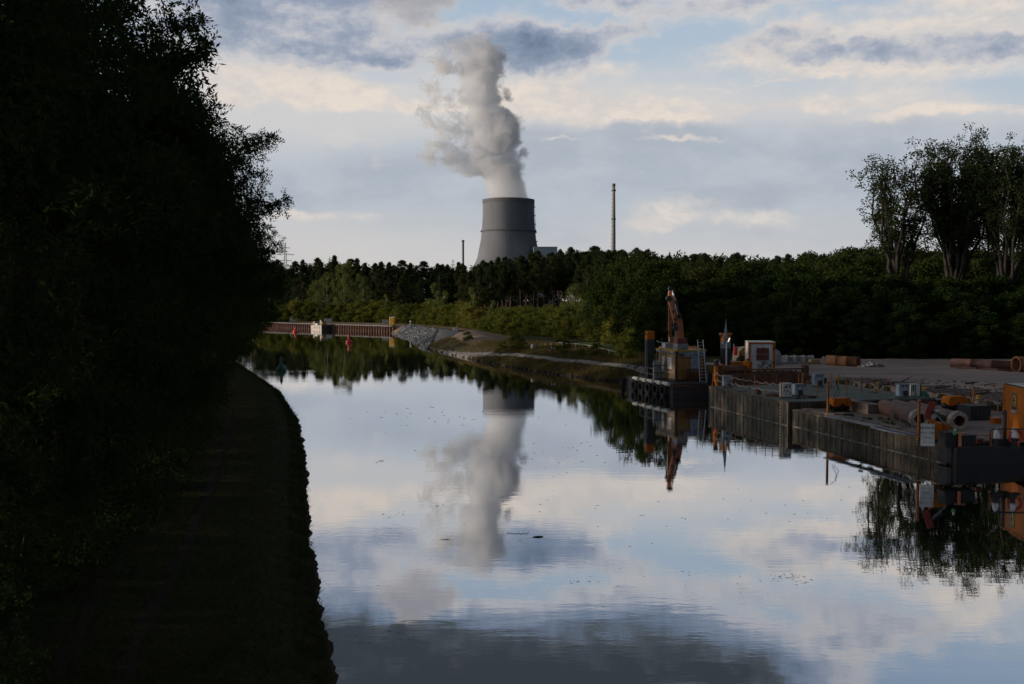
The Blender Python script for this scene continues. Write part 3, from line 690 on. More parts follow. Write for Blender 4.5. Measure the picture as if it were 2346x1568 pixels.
def plant(key, loc, h, rz=None, label='', group=None, sxy=1., meta=None):
    kind, cat, tm, cm = PROTO[key]
    s = h / PH[key]
    e = thing(kind, label, cat, loc, random.uniform(0, 6.28) if rz is None else rz, group)
    e.scale = (s * sxy, s * sxy, s)
    for nm, me in (('trunk', tm), ('crown', cm)):
        o = bpy.data.objects.new(nm, me); COL.objects.link(o); o.parent = e
    TREES.append(e); e_px = proj((loc[0], loc[1], loc[2] + h * .5))[0]
    return e
PH = {}
def ell(f0, f1, Rm, p=2.):
    def g(f):
        u = (f - f0) / (f1 - f0) * 2 - 1
        return Rm * max(0., 1 - abs(u) ** p) ** .5
    return g
# left bank broadleaf trees (compound leaves)
for i in range(4):
    h = 19; pr = ell(.06, 1.0, 5.6 + .4 * (i % 2), 2.4)
    cl = clusters(150, h, pr, (.10, .97), .92, .6)
    ext = []
    for j in range(9):                                  # longer boughs that break the outline
        a = rng.uniform(0, 2 * pi); f = rng.uniform(.3, .9); r = pr(f) * 1.0
        for q in range(3): ext.append(((r + q * .8) * cos(a), (r + q * .8) * sin(a), f * h + q * .35, .7 - q * .12))
    cl = np.concatenate([cl, np.array(ext)])
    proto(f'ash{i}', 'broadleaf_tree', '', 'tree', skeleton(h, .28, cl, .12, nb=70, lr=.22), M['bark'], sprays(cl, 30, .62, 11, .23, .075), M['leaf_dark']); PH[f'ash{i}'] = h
h = 19; cl = clusters(95, h, ell(.42, 1.02, 5.8, 2.), (.48, .98), .8, .5); ext = []   # leafy boughs reaching out high up
for j in range(16):
    a = rng.uniform(0, 2 * pi); f = rng.uniform(.6, .9)
    for q in range(4): ext.append(((4.6 + q * .75) * cos(a), (4.6 + q * .75) * sin(a), f * h + q * .3, .75 - q * .13))
cl = np.concatenate([cl, np.array(ext)])
proto('ash4', 'broadleaf_tree', '', 'tree', skeleton(h, .26, cl, .4, nb=90, lr=.25), M['bark'], sprays(cl, 30, .62, 11, .23, .075), M['leaf_dark']); PH['ash4'] = h
for i in range(3):                                      # undergrowth
    h = 4.2; cl = clusters(42, h, ell(-.3, 1.0, 2.5, 2.2), (.05, .95), .7, .6)
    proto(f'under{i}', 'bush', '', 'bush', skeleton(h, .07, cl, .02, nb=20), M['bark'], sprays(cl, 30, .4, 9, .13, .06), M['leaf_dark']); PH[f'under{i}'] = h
# scots pines
for i in range(5):
    h = 18; base = (.42, .50, .36, .46, .28)[i]; cl = []
    for j in range(72):
        f = rng.uniform(base, .97); q_ = (f - base) / (1.0 - base); Rm = (3.0, 3.3, 2.6, 3.4, 3.0)[i] * (1 - q_ ** (1.5, 3., 1.2, 2.6, 1.9)[i]) * min(1, .45 + q_ * 2) + .15; a = rng.uniform(0, 6.28); r = Rm * rng.uniform(.3, 1.05)
        cl.append((r * cos(a), r * sin(a), f * h + .22 * r, rng.uniform(.5, .95) * (1.1 - .5 * q_)))
    cl += [(0, 0, h * .98, .3), (.1, 0, h * .94, .4), (0, .1, h * .9, .5)]; cl = np.array(cl)
    proto(f'pine{i}', 'pine_tree', '', 'tree', skeleton(h, .21, cl, base * .95, wob=.5, nb=31, lean=(rng.uniform(-.03, .03), 0)), M['pinebark'], tufts(cl, 120, .46, .11, .65, .6, .45), M['needle']); PH[f'pine{i}'] = h
# deciduous of the wood edge
for i in range(3):
    h = 13; cl = clusters(70, h, ell(.02, 1.0, 4.2, 2.4), (.08, .97), 1.1, .6)
    proto(f'decid{i}', 'broadleaf_tree', '', 'tree', skeleton(h, .2, cl, .15, nb=40), M['bark'], tufts(cl, 150, .34, .22), M['leaf_decid']); PH[f'decid{i}'] = h
for i in range(3):
    h = 9.5; cl = clusters(60, h, ell(-.1, 1.0, 3.9, 2.4), (.05, .97), 1.0, .6)
    proto(f'rob{i}', 'robinia_tree', '', 'tree', skeleton(h, .13, cl, .1, nb=36), M['bark'], tufts(cl, 240, .30, .15, .6), M['leaf_robinia']); PH[f'rob{i}'] = h
for i in range(4):
    h = 5.5; cl = clusters(34, h, ell(-.35, 1.0, 2.9, 2.2), (.05, .95), .85, .55)
    proto(f'bush{i}', 'bush', '', 'bush', skeleton(h, .08, cl, .03, nb=16), M['bark'], tufts(cl, 150, .30, .17), M['leaf_bush']); PH[f'bush{i}'] = h
# birches, hanging
for i in range(2):
    h = 17; cl = clusters(60, h, ell(.1, 1.02, 3.4, 2.), (.18, .98), .9, .5)
    V = tufts(cl, 150, .30, .13, 1.3, .3, -.5)
    proto(f'birch{i}', 'birch_tree', '', 'tree', skeleton(h, .16, cl, .25, nb=34), M['birchbark'], V, M['leaf_light']); PH[f'birch{i}'] = h
h = 6.5; cl = clusters(36, h, lambda f: 1.9 * (1 - f) ** .8 + .2, (.03, .98), .5, .5)   # pointed young birch
proto('young', 'young_birch', '', 'tree', skeleton(h, .06, cl, .05, nb=20), M['birchbark'], tufts(cl, 130, .24, .12, 1.), M['leaf_light']); PH['young'] = h
# tall poplars, vase shaped
for i in range(3):
    h = 29; mbt = MB(); cl = []
    wv_ = (4.4, 6.0, 7.4)[i]
    nl_ = (12, 20, 17)[i]
    mbt.path([(0, 0, 0), (.1, 0, 5), (0, .1, 9)], [.62, .48, .40], 8)
    for j in range(nl_):
        a = 2 * pi * j / nl_ + rng.uniform(-.3, .3); rr = wv_ * rng.uniform(.35, 1.0); top = h * rng.uniform(.80, 1.0) * (1 - .08 * rr / wv_)
        z0 = rng.uniform(5, 12); pts = []; 
        for q in range(8):
            f = q / 7; pts.append(Vector((rr * f ** .8 * cos(a) + .25 * rng.normal(), rr * f ** .8 * sin(a) + .25 * rng.normal(), z0 + (top - z0) * f)))
        pts[0] = Vector((0, 0, z0 - .6)); mbt.path(pts, [.26, .22, .19, .16, .12, .09, .06, .03], 6)
        for q in range(3, 8):
            for s_ in range((5, 8, 7)[i]):
                b_ = pts[q - 1].lerp(pts[q], rng.random()); o_ = Vector(rng.normal(size=3)) * .8; o_.z = abs(o_.z) * .8 + .3
                c_ = b_ + o_; mbt.path([b_, b_.lerp(c_, .6) + Vector((0, 0, -.1)), c_], [.05, .035, .015], 4)
                cl.append((c_.x, c_.y, c_.z, rng.uniform(.5, .95)))
    if i == 0: mbt.path([(.3, 0, 8.5), (1.6, 0, 10.5), (2.6, 0, 12.2), (3.1, 0, 14.2)], [.09, .07, .05, .02], 5)
    cl = np.array(cl)
    proto(f'poplar{i}', 'poplar_tree', '', 'tree', mbt, M['bark'], tufts(cl, (44, 52, 44)[i], .27, .18, 1.), M['leaf_poplar']); PH[f'poplar{i}'] = h

ORD = ['first', 'second', 'third', 'fourth', 'fifth', 'sixth', 'seventh', 'eighth', 'ninth', 'tenth', 'eleventh', 'twelfth', 'thirteenth', 'fourteenth', 'fifteenth', 'sixteenth', 'seventeenth', 'eighteenth', 'nineteenth', 'twentieth']
def ordn(i): return ORD[i] if i < 20 else 'twenty-' + ORD[i - 20] if i < 29 else f'{i + 1}th'
# --- left bank wall of trees
Ed = [20, 30, 40, 50, 60, 75, 90, 105, 122, 140]; Ex = [-9.2, -11.0, -12.2, -13.1, -15.8, -19.4, -22.6, -25.4, -29.6, -38]
Gd = [15, 20, 27.3, 37.3, 52.7, 70, 95, 130]; Gx = [-8.6, -9.4, -11.0, -13.0, -16.9, -21.3, -28.4, -39]
edge = lambda d: float(np.interp(d, Ed, Ex))
k_ = 0
for i, (d, of, h) in enumerate([(14, 6.2, 19), (21, 5.8, 20), (28, 5.6, 20.5), (34.5, 5.4, 20), (41, 5.2, 19.5), (48, 5.2, 18.5), (55, 5.2, 19), (63, 5.0, 18), (71, 5.0, 17.5), (79, 4.8, 17), (88, 4.8, 16.5), (97, 4.6, 16), (107, 4.6, 15.5), (117, 4.4, 15), (128, 4.2, 14.5),
                             (24, 13, 24), (33, 13, 24), (43, 13, 23), (54, 13, 23), (66, 13, 22), (80, 13, 21), (96, 13, 19), (112, 13, 18)]):
    x = edge(d) - of; row = 'front' if i < 15 else 'rear'
    lab = f'dark leafy tree, {ordn(i if i < 15 else i - 15)} from the camera in the {row} row along the left bank'
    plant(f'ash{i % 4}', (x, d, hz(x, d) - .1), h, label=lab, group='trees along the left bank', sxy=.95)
n_ = 0
for i, d in enumerate(list(np.arange(15, 60, 3.0)) + list(np.arange(60, 132, 4.5))):
    x = float(np.interp(d, Gd, Gx)) - 1.5 - random.uniform(0, .8)
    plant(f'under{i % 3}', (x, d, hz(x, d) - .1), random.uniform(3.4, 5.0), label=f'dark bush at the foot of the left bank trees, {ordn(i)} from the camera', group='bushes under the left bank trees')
plant('ash4', (-19.8, 57, hz(-19.8, 57)), 18.0, rz=.6, label='dark tree whose leafy boughs reach farthest out over the canal', group='trees along the left bank')
plant('ash4', (-19.6, 41, hz(-19.6, 41)), 19.0, rz=2.3, label='tall dark tree with ragged boughs against the top of the sky', group='trees along the left bank')
# trees further round the bend of the left bank
for i, (x, d) in enumerate([(-56, 150), (-66, 161), (-78, 172), (-90, 183), (-104, 196)]):
    plant(f'ash{i % 4}', (x, d, 1), 15, label=f'dark leafy tree round the canal bend, {ordn(i)} beyond the left bank row', group='trees along the left bank')

# --- far wood
BX = [560, 700, 900, 960, 1000, 1060, 1100, 1150, 1200, 1300, 1400, 1450, 1500, 1600, 1700, 1800, 2000, 2400]
BD = [345, 318, 292, 278, 262, 240, 220, 200, 187, 174, 156, 136, 122, 117, 114, 113, 112, 111]
SX = [560, 850, 1000, 1100, 1200, 1300, 1400, 1470, 1540, 1700, 2400]; SD = [400, 395, 415, 385, 365, 340, 300, 262, 235, 200, 182]
sd_sky = lambda px: float(np.interp(px, SX, SD))
TX = [560, 620, 700, 760, 850, 1000, 1080, 1130, 1200, 1290, 1340, 1400, 1450, 1540, 1700, 1800, 1900, 2000, 2100, 2200, 2400]
TY = [592, 598, 600, 594, 603, 607, 603, 592, 586, 574, 566, 572, 576, 582, 587, 592, 578, 568, 570, 578, 575]
bd = lambda px: float(np.interp(px, BX, BD)); ty = lambda px: float(np.interp(px, TX, TY))
def where(px):
    for lim, s in ((700, 'above the left end of the quay'), (800, 'above the moored work raft'), (900, 'left of the yellow toilet cabin'), (1040, 'above the stone bank'), (1090, 'below the steel stack'), (1240, 'below the cooling tower'),
                   (1380, 'between tower and tall chimney'), (1470, 'below the tall chimney'), (1560, 'behind the excavator'), (1700, 'left of the white cabin'), (1800, 'behind the white cabin'), (1950, 'behind the concrete blocks'), (2150, 'left of the tall poplars'), (9999, 'under the tall poplars')):
        if px < lim: return s + ', counted from left'
pend = []
def wood(key, px, d, ztop=None, pyt=None, h=None, what='', grp='', sxy=1.):
    a = math.atan((px - CX) / F); x = d * tan(a); z0 = hz(x, d)
    if h is None: h = HC + (690 - pyt) / F * d - z0
    if h > 1: pend.append((px, key, (x, d, z0 - .1), h, what, grp, sxy))
rs = random.Random(3)
# skyline pines
px = 590
while px < 2400:
    d = sd_sky(px) + rs.uniform(-22, 26)
    key = f'pine{rs.randrange(5)}'
    if px > 1780 and rs.random() < .65: key = f'decid{rs.randrange(3)}'
    wood(key, px, d, pyt=ty(px) + rs.choice([rs.uniform(-9, 4), rs.uniform(-2, 12), rs.uniform(6, 20)]), what='tall skyline pine' if 'pine' in key else 'dark skyline broadleaf tree', grp='skyline trees of the wood', sxy=rs.uniform(.9, 1.25))
    px += (11.5 if px < 1500 else 15) * rs.uniform(.35, 1.75)
# inner row, lower
px = 585
while px < 2400:
    D = bd(px); key = f'pine{rs.choice([2, 4, 0])}' if px < 1400 else f'decid{rs.randrange(3)}'
    if not 1125 < px < 1330: wood(key, px, D + (sd_sky(px) - D) * rs.uniform(.3, .7), pyt=ty(px) + rs.uniform(14, 44), what='middle-height wood pine' if 'pine' in key else 'middle-height broadleaf tree', grp='inner trees of the wood', sxy=1.2)
    px += (12 if px < 1500 else 26) * rs.uniform(.6, 1.4)
# visible straight pine stems
for i, px in enumerate([1098, 1112, 1128, 1140, 1152, 1159, 1170, 1186, 1193, 1206, 1218, 1231, 1246, 1258, 1268, 1283, 1300, 1318]):
    D = bd(px); wood(f'pine{(0, 1, 3)[i % 3]}', px, 300 + rs.uniform(-8, 14), pyt=ty(px) + rs.uniform(-4, 26), what='bare-stemmed reddish pine', grp='bare stemmed pines', sxy=.95)
# birches and pale trees
for (px, dd, pyt, key) in ((790, 4, 598, 'birch0'), (750, 3, 622, 'birch1'), (830, 6, 628, 'birch0'), (722, 2, 640, 'birch1'), (995, 2, 650, 'young'), (1022, 2, 668, 'young'), (885, 3, 676, 'young'), (1080, 2, 660, 'young'), (1312, 1, 650, 'birch0'), (1340, 0, 672, 'birch1'), (1290, 2, 690, 'young'), (1130, 3, 690, 'young')):
    wood(key, px, bd(px) + dd, pyt=pyt, what='pale green birch', grp='birches at the wood edge')
# front bushes
px = 600
while px < 1480:
    D = bd(px); wood(f'bush{rs.randrange(4)}', px, D + rs.uniform(-3, 2), pyt=rs.uniform(694, 712) if px < 1080 else rs.uniform(704, 730), what='front green bush', grp='bushes along the wood', sxy=1.15)
    px += 17 * rs.uniform(.7, 1.3)
for f_, lo, hi in ((.3, 692, 708), (.6, 686, 700)):      # bushes and young trees filling the ground up to the pines
    px = 600
    while px < 1400:
        D = bd(px) + (min(300, sd_sky(px)) - bd(px)) * f_ + 4; off = 8 if px > 1080 else 0
        wood(f'bush{rs.randrange(4)}', px, D, pyt=rs.uniform(lo, hi) + off, what='inner green bush', grp='bushes along the wood', sxy=1.1)
        px += 24 * rs.uniform(.7, 1.3)
px = 620
while px < 1450:
    D = bd(px); wood(f'bush{rs.randrange(4)}', px, D - rs.uniform(4, 7), h=rs.uniform(2.2, 3.6), what='low green shrub', grp='low bushes along the wood', sxy=1.2)
    px += 30 * rs.uniform(.7, 1.3)
for (px, pyt, dd) in ((1395, 612, 4), (1430, 596, 3), (1470, 590, 5), (1505, 600, 4), (1380, 640, 0), (1450, 650, -3), (1500, 670, -4)):
    wood('decid%d' % (px % 3), px, bd(px) + dd, pyt=pyt, what='dark broad oak-like tree', grp='dark trees behind the path')
# the depth of the wood behind: one mass
cl = []
for i in range(3400):
    px = rs.uniform(480, 2500); d = sd_sky(px) + rs.uniform(8, 90); x = d * (px - CX) / F; z1 = HC + (690 - ty(px) - 13) / F * d
    cl.append((x, d, rs.uniform(1.5, z1), rs.uniform(1.6, 2.8)))
o = link('wood', leaf_mesh('wood', tufts(np.array(cl), 70, 1.0, .42, .8)), M['needle']); tag(o, 'dense dark depth of the pine wood behind the front trees', 'wood', kind='stuff')
# robinia thicket behind the yard
for r_, (off, lo, hi, st) in enumerate(((14, 628, 650, 46), (6, 655, 690, 40), (0, 700, 745, 34))):
    px = 1480
    while px < 2420:
        wood(f'rob{rs.randrange(3)}', px, bd(px) + off + rs.uniform(-2, 2), pyt=rs.uniform(lo, hi), what=('rear', 'middle', 'front')[r_] + '-row dark robinia', grp='robinia thicket behind the yard', sxy=1.15)
        px += st * rs.uniform(.7, 1.3)
cnt = {}
for (px, key, loc, h, what, grp, sxy) in sorted(pend, key=lambda q: q[0]):
    wr = where(px); k2 = (what, wr); cnt[k2] = cnt.get(k2, 0) + 1
    plant(key, loc, h, label=f'{what} {wr}, {ordn(cnt[k2] - 1)} from left', group=grp, sxy=sxy)
# tall poplars above the thicket
for (px, d, pyt, key, rz, lab, sx) in ((2052, 128, 333, 'poplar0', 0., 'leftmost tall poplar, thin vase-shaped crown full of sky gaps', 1.25), (2182, 131, 300, 'poplar1', 1., 'tallest dense poplar in the middle of the poplar group', 1.),
                              (2300, 127, 316, 'poplar2', 2., 'tall forked poplar right of the dense one', 1.), (2385, 134, 300, 'poplar1', 3., 'tall poplar cut by the right picture edge', 1.)):
    x = d * (px - CX) / F; z0 = hz(x, d); plant(key, (x, d, z0), HC + (690 - pyt) / F * d - z0, rz=rz, label=lab, group='tall poplars', sxy=sx)
# bushes on the right bank
for (px, py, h, lab) in ((1290, 812, 2.0, 'small dark bush beside the info board on the right bank'), (1183, 801, 2.2, 'small green bush beside the gravel path'), (1150, 798, 1.2, 'low weed clump left of the small green bush'), (1072, 783, 1.6, 'lone weed clump on the gravel by the sand ramp'),
                         (1330, 818, 1.0, 'weed clump right of the info board'), (1365, 819, 1.7, 'weed clump at the dry grass near the field'), (1435, 826, 2.2, 'weedy bush at the path just left of the spud pile')):
    p = P(px, py, 1.65); plant('bush%d' % (px % 4), (p.x, p.y, hz(p.x, p.y)), h, label=lab)
# --- grass
def grass(name, label, pts, hmin, hmax, wd, m, lean=.5):
    n = len(pts); z = height(pts[:, 0], pts[:, 1]); a = rng.uniform(0, 2 * pi, n); h = rng.uniform(hmin, hmax, n)
    l = rng.normal(size=(n, 2)) * lean; base = np.stack([pts[:, 0], pts[:, 1], z - .02], 1)
    dx = np.stack([np.cos(a), np.sin(a), np.zeros(n)], 1) * wd
    tip = base + np.stack([l[:, 0] * h, l[:, 1] * h, h], 1)
    V = np.stack([base - dx, base + dx, tip], 1).reshape(-1, 3)
    return tag(link(name, npmesh(name, V, np.arange(n * 3).reshape(-1, 3)), m), label, 'grass', kind='stuff')
M['blade'] = leafmat('grass blades', (.040, .055, .016), (.075, .080, .030))
M['blade_dry'] = leafmat('dry grass blades', (.10, .085, .035), (.19, .14, .06))
def scatter(n, x0, x1, y0, y1, smin, smax, pw=1.):
    yy = y0 + (y1 - y0) * rng.random(n) ** pw; xx = rng.uniform(x0, x1, n); s, wd, zz = sdist(xx, yy); k = (s > smin) & (s < smax); return np.stack([xx[k], yy[k]], 1)
def offpath(pts):
    rp = np.array([(p[0], p[1]) for p in rd]); best = np.full(len(pts), 1e9)
    for a, b_ in zip(rp[:-1], rp[1:]):
        d = b_ - a; t_ = np.clip(((pts - a) @ d) / (d @ d), 0, 1); best = np.minimum(best, np.hypot(*(pts - a - t_[:, None] * d).T))
    return pts[best > .75]
grass('grass', 'short dark grass on the left bank beside the track', scatter(420000, -36, -3, 17, 125, .05, 13, 1.8), .04, .15, .012, M['blade'], .9)
bp = []
for a, b_ in zip(WP[2:9], WP[3:10]):
    L = np.hypot(*(b_ - a)); n = int(L * 160); f = rng.random(n); q = a + (b_ - a) * f[:, None]; nn = np.array([-(b_ - a)[1], (b_ - a)[0]]) / L
    bp.append(q + nn * rng.uniform(.12, .8, n)[:, None])
bp = np.concatenate(bp); tuft = np.sin(bp[:, 1] * 2.1) + np.sin(bp[:, 1] * 5.3 + 1) + rng.normal(size=len(bp)) * .9
grass('grass', 'ragged grass fringe on the left waterline', bp[tuft > -.3], .08, .26, .013, M['blade'], .9)
grass('grass', 'sparse long stalks leaning over the left waterline', bp[tuft > 2.2][::4], .3, .75, .009, M['blade'], .9)
grass('grass', 'rough dry grass on the right bank slope', offpath(scatter(160000, -17, 14, 96, 172, .1, 6.5)), .15, .5, .03, M['blade_dry'], .6)
grass('grass', 'dry grass beside the gravel path', offpath(scatter(90000, -8, 18, 103, 155, 5, 14)), .2, .6, .03, M['blade_dry'], .5)
# ------------------------------------------------------------------ barges and work site
u = Vector((.222, -.975, 0)); nv = Vector((.975, .222, 0)); RZ = atan2(.222, .975)
A0 = P(1625.4, 931.5, 0); B0 = P(1813, 976, 0)
LA = (B0 - A0).length
def hull(name, label, origin, L, W, h, m, deckm, deckname='deck', plates=True, taper=0.):
    """origin: far-canal corner; local x across, local -y towards the camera"""
    T = thing(name, label, 'barge', (origin.x, origin.y, 0), RZ)
    mb = MB(); mb.b(.0, W, -L, 0, -.9, h - .02); 
    mb.build('hull', m, T)
    mb = MB(); mb.b(-.03, W + .03, -L - .03, .03, h - .02, h + .0); mb.b(.05, W - .05, -L + .05, -.05, h, h + .012); mb.build(deckname, deckm, T)
    mb = MB()                                                    # side frames and rubbing strakes
    if plates:
        n = int(L / .62)
        for i in range(n + 1): 
            y = -i * L / n; mb.b(-.022 - .01 * (i % 2), 0, y - .05, y + .05, -.3, h - .12)
        for i in range(int(W / .8) + 1): mb.b(i * .8, i * .8 + .12, -L - .05, -L, -.3, h - .12)
    mb.b(-.09, .0, -L, 0, h - .11, h - .025); mb.b(0, W, -L - .09, -L, h - .11, h - .025); mb.build('strake', m, T); mb = MB(); mb.b(-.05, 0, -L, 0, -.01, .045); mb.build('waterline', M['scum'], T)
    return T
h1 = 1.55
T1 = hull('work_barge', 'weathered steel barge with faded green deck moored along the yard', A0, LA, 10.6, h1, M['hull'], M['greendeck'])
def decal(parent, pts, sz, m, name='draught_mark'):
    mb = MB()
    for (x, y, z) in pts: mb.b(x - .015, x, y - sz / 2, y + sz / 2, z - sz * .45, z + sz * .45)
    return mb.build(name, m, parent)
decal(T1, [(-.075, -LA + .9, z) for z in (1.36, 1.13, .92, .70, .49, .30, .14)], .085, M['white'])
h2 = 1.08; B2 = B0 + u * .25
C0 = P(2155, 1064, 0); LB = (C0 - B2).length
T2 = hull('pipe_barge', 'low rusty deck barge carrying pipes, plates and yellow container', B2, LB, 13.4, h2, M['hull'], M['deck'])
decal(T2, [(-.075, -LB + 2.2, z) for z in (.92, .78, .64)], .06, M['cream'])
mb = MB(); mb.b(0.05, 13.3, -LB - .55, -LB - .06, -.5, h2 - .22, bev=.1); mb.b(-.2, .25, -LB - .45, -LB + .5, .1, h2 - .1, bev=.12); mb.build('fender_beam', M['darkblue'], T2)
mb = MB(); mb.b(.3, .9, -LB + 4.5, -.6, h2 + .02, h2 + .13); mb.b(.35, .75, -LB + .5, -LB + 4.4, h2 + .02, h2 + .09); mb.build('side_walkway', M['deck'], T2)

def on(T, px, py, z):                           # pixel on a deck plane -> world
    return P(px, py, z)
def item(name, label, cat, px, py, z, rz=RZ, group=None):
    p = P(px, py, z); return thing(name, label, cat, (p.x, p.y, z), rz, group), p.y / F   # metres per survey pixel

# --- excavator pontoon
pc = P(1541, 912, 0); ru, rn = Vector((.305, -.952, 0)), Vector((.952, .305, 0)); RP = atan2(.305, .952)
hp_ = 1.12
T = thing('excavator_pontoon', 'black spud pontoon with row of fender tyres and white rubbing edge', 'pontoon', (pc.x, pc.y, 0), RP)
LP, WPn = 9.2, 11.5
mb = MB(); mb.b(0, WPn, 0, LP, -.9, hp_ - .02); mb.build('hull', M['darkblue'], T)
mb = MB(); mb.b(-.02, WPn + .02, -.02, LP + .02, hp_ - .02, hp_); mb.build('deck', M['dark'], T)
mb = MB(); mb.b(0, WPn, -.07, 0, .42, .50); mb.b(0, WPn, -.05, 0, .9, 1.02); mb.build('strake', M['rust'], T)
for i in range(5):
    y = .9 + i * 1.45; mb = MB(); mb.tube((-.17, y - .55, hp_ - .02), (-.17, y + .55, hp_ - .02), .17, n=10); mb.build('white_roller', M['cream'], T)
    mb = MB(); rr = .46
    pts = [(-.22, y + .35 + rr * cos(a), .50 + rr * sin(a)) for a in np.linspace(0, 2 * pi, 19)]
    mb.path(pts, .17, 8, False); mb.path([(-.22, y + .35, .9), (-.2, y + .4, hp_ + .15), (.3, y + .3, hp_ + .05)], .03, 5); mb.build('tyre', M['rubber'], T, True)
mb = MB(); mb.path([(-.25, LP, .1), (-.3, LP + .3, .5), (-.2, LP + .1, .95)], .2, 8); mb.build('tyre', M['rubber'], T, True)
# railings on pontoon left
mb = MB()
for y in (3.9, 5.2, 6.6): mb.tube((.15, y, hp_), (.15, y, hp_ + 1.05), .022, n=5)
for z in (.55, 1.05): mb.tube((.15, 3.9, hp_ + z), (.15, 6.6, hp_ + z), .02, n=5)
mb.build('railing', M['grey'], T)
mb = MB(); mb.b(WPn * .28, WPn, -.02, .06, hp_, hp_ + .9); mb.build('bulwark', M['dark'], T)

# spud piles
def spud(px, pyt, pyb, Yd, wpx, label, white=False):
    kk = Yd / F; x = (px - CX) * kk; zt = HC + (690 - pyt) * kk; T = thing('spud_pile', label, 'pile', (x, Yd, -1), 0.15)
    w_ = wpx * kk; cap = .72
    mb = MB(); mb.box((0, 0, (zt + 1 - cap) / 2), (w_, w_, zt + 1 - cap), bev=.08)
    for s in (-1, 1): mb.box((s * (w_ / 2 + .02), -.1, (zt + 1 - cap) / 2), (.04, .12, zt + .6 - cap))
    mb.build('shaft', M['dark'], T)
    mb = MB(); mb.box((0, 0, zt + 1 - cap / 2), (w_ * .99, w_ * .99, cap), bev=.08); mb.box((0, -w_ / 2 - .01, zt + 1 - cap * .45), (.06, .03, .2)); mb.build('cap', M['orange'], T)
    if white:
        mb = MB(); mb.box((0, 0, zt + 1 - cap - .3), (w_ * 1.02, w_ * 1.02, .55), bev=.08); mb.build('collar', M['grey'], T)
        mb = MB(); mb.box((-w_ * .6, 0, zt + .95), (w_ * .3, .4, .14)); mb.box((w_ * .6, 0, zt + .95), (w_ * .3, .4, .14)); mb.build('lug', M['orange_worn'], T)
    mb = MB(); mb.tube((-w_ / 2 - .16, 0, 2.2), (-w_ / 2 - .12, 0, zt + .9), .02, n=4); mb.box((-w_ / 2 - .1, 0, zt + .75), (.12, .1, .2)); mb.build('wire', M['dark'], T)
spud(1489, 758.7, 0, 87.6, 18.5, 'black square spud pile with orange cap, left of the pontoon cabin')
spud(1663, 764, 0, 86.5, 18.5, 'black spud pile with orange cap and pale collar, right of the cabin', True)

# cabin on pontoon
cb = Vector(P(1549, 874, hp_)[:3])
T = thing('pontoon_cabin', 'brown site cabin with corrugated side, pale windows and signboard on pontoon', 'cabin', (cb.x, cb.y, hp_), RP)
cw, cl, ch = 2.72, 3.6, 2.62
mb = MB(); mb.b(.03, cw - .03, .03, cl - .03, .06, ch - .08); mb.build('wall', M['brownpanel'], T)
mb = MB(); mb.corr((0, .12, 0), (0, cl - .1, 0), .18, ch - .22, .17, -.03); mb.build('corrugated_side', M['tan'], T)
mb = MB()
for x, y in ((0, 0), (cw, 0), (0, cl), (cw, cl)): mb.box((x, y, ch / 2), (.17, .17, ch), bev=.02)
for x in (0, cw): mb.b(x - .07, x + .07, .08, cl - .08, .0, .16)
mb.b(.08, cw - .08, -.06, .06, 0, .14); mb.build('frame', M['dark'], T)
mb = MB(); mb.b(-.14, cw + .14, -.14, cl + .1, ch - .06, ch + .05); mb.build('roof', M['yellow'], T)
mb = MB(); mb.b(-.12, -.06, .15, cl, ch - .22, ch - .07); mb.b(.2, cw, -.13, -.07, ch - .26, ch - .07); mb.build('fascia', M['grey'], T)
f = mb = MB(); mb.b(-.06, -.02, .75, 1.62, .98, 2.02); f = mb.build('window', M['cream'], T); mb = MB()
for z in (1.25, 1.5, 1.76): mb.b(-.075, -.06, .78, 1.6, z - .012, z + .012)
mb.build('shutter_slat', M['grey'], f)
mb = MB(); mb.b(-.06, -.02, 2.15, 2.6, .85, 2.1); f = mb.build('window', M['white'], T); mb = MB(); mb.b(-.075, -.06, 2.26, 2.58, .93, 2.02); mb.build('pane', M['glass'], f)
mb = MB(); mb.tube((-.12, .15, .72), (-.12, cl + .3, .74), .028, n=5); mb.build('handrail', M['white'], T)
mb = MB(); mb.tube((-.1, 1.85, 1.0), (-.1, 1.85, ch + .2), .05, n=6); mb.build('drain_pipe', M['tan'], T)
mb = MB(); mb.b(1.36, 2.15, -.05, .0, .74, 2.12); mb.build('window', M['bluegrey'], T)
mb = MB(); mb.b(.62, cw - .05, -.20, -.14, 2.1, 2.38); sg = mb.build('signboard', M['bluegrey'], T)
text('lettering', 'REP 27  DISCUTER', .27, M['blueletters'], sg, (1.66, -.205, 2.23), (pi / 2, 0, 0))
mb = MB()
for i in range(9):
    x = .75 + i * .17; mb.path([(x, -.25, 1.0 + .05 * (i % 3)), (x + .03, -.32, .4), (x - .04 * (i % 2), -.3, -.25 - .1 * (i % 3))], .055, 5)
mb.tube((.6, -.2, 1.0), (2.3, -.2, 1.0), .03, n=5); mb.build('hanging_hoses', M['rust'], T)
# aluminium ladder leaning on the cabin
lx = 1.98; T = thing('ladder', 'tall aluminium ladder leaning against the brown pontoon cabin', 'ladder', (cb.x, cb.y, hp_), RP)
mb = MB(); mb.tube((lx - .10, -.75, -.15), (lx - .12, -.3, 3.55), .035, n=6); mb.build('rail', M['chrome'], T)
mb = MB(); mb.tube((lx + .52, -.75, -.15), (lx + .40, -.3, 3.55), .035, n=6); mb.build('rail', M['chrome'], T)
for i in range(13):
    f = (i + .6) / 13.4; mb = MB(); mb.tube((lx - .10 - .02 * f, -.75 + .45 * f, -.15 + 3.7 * f), (lx + .52 - .12 * f, -.75 + .45 * f, -.15 + 3.7 * f), .02, n=5); mb.build('rung', M['chrome'], T)
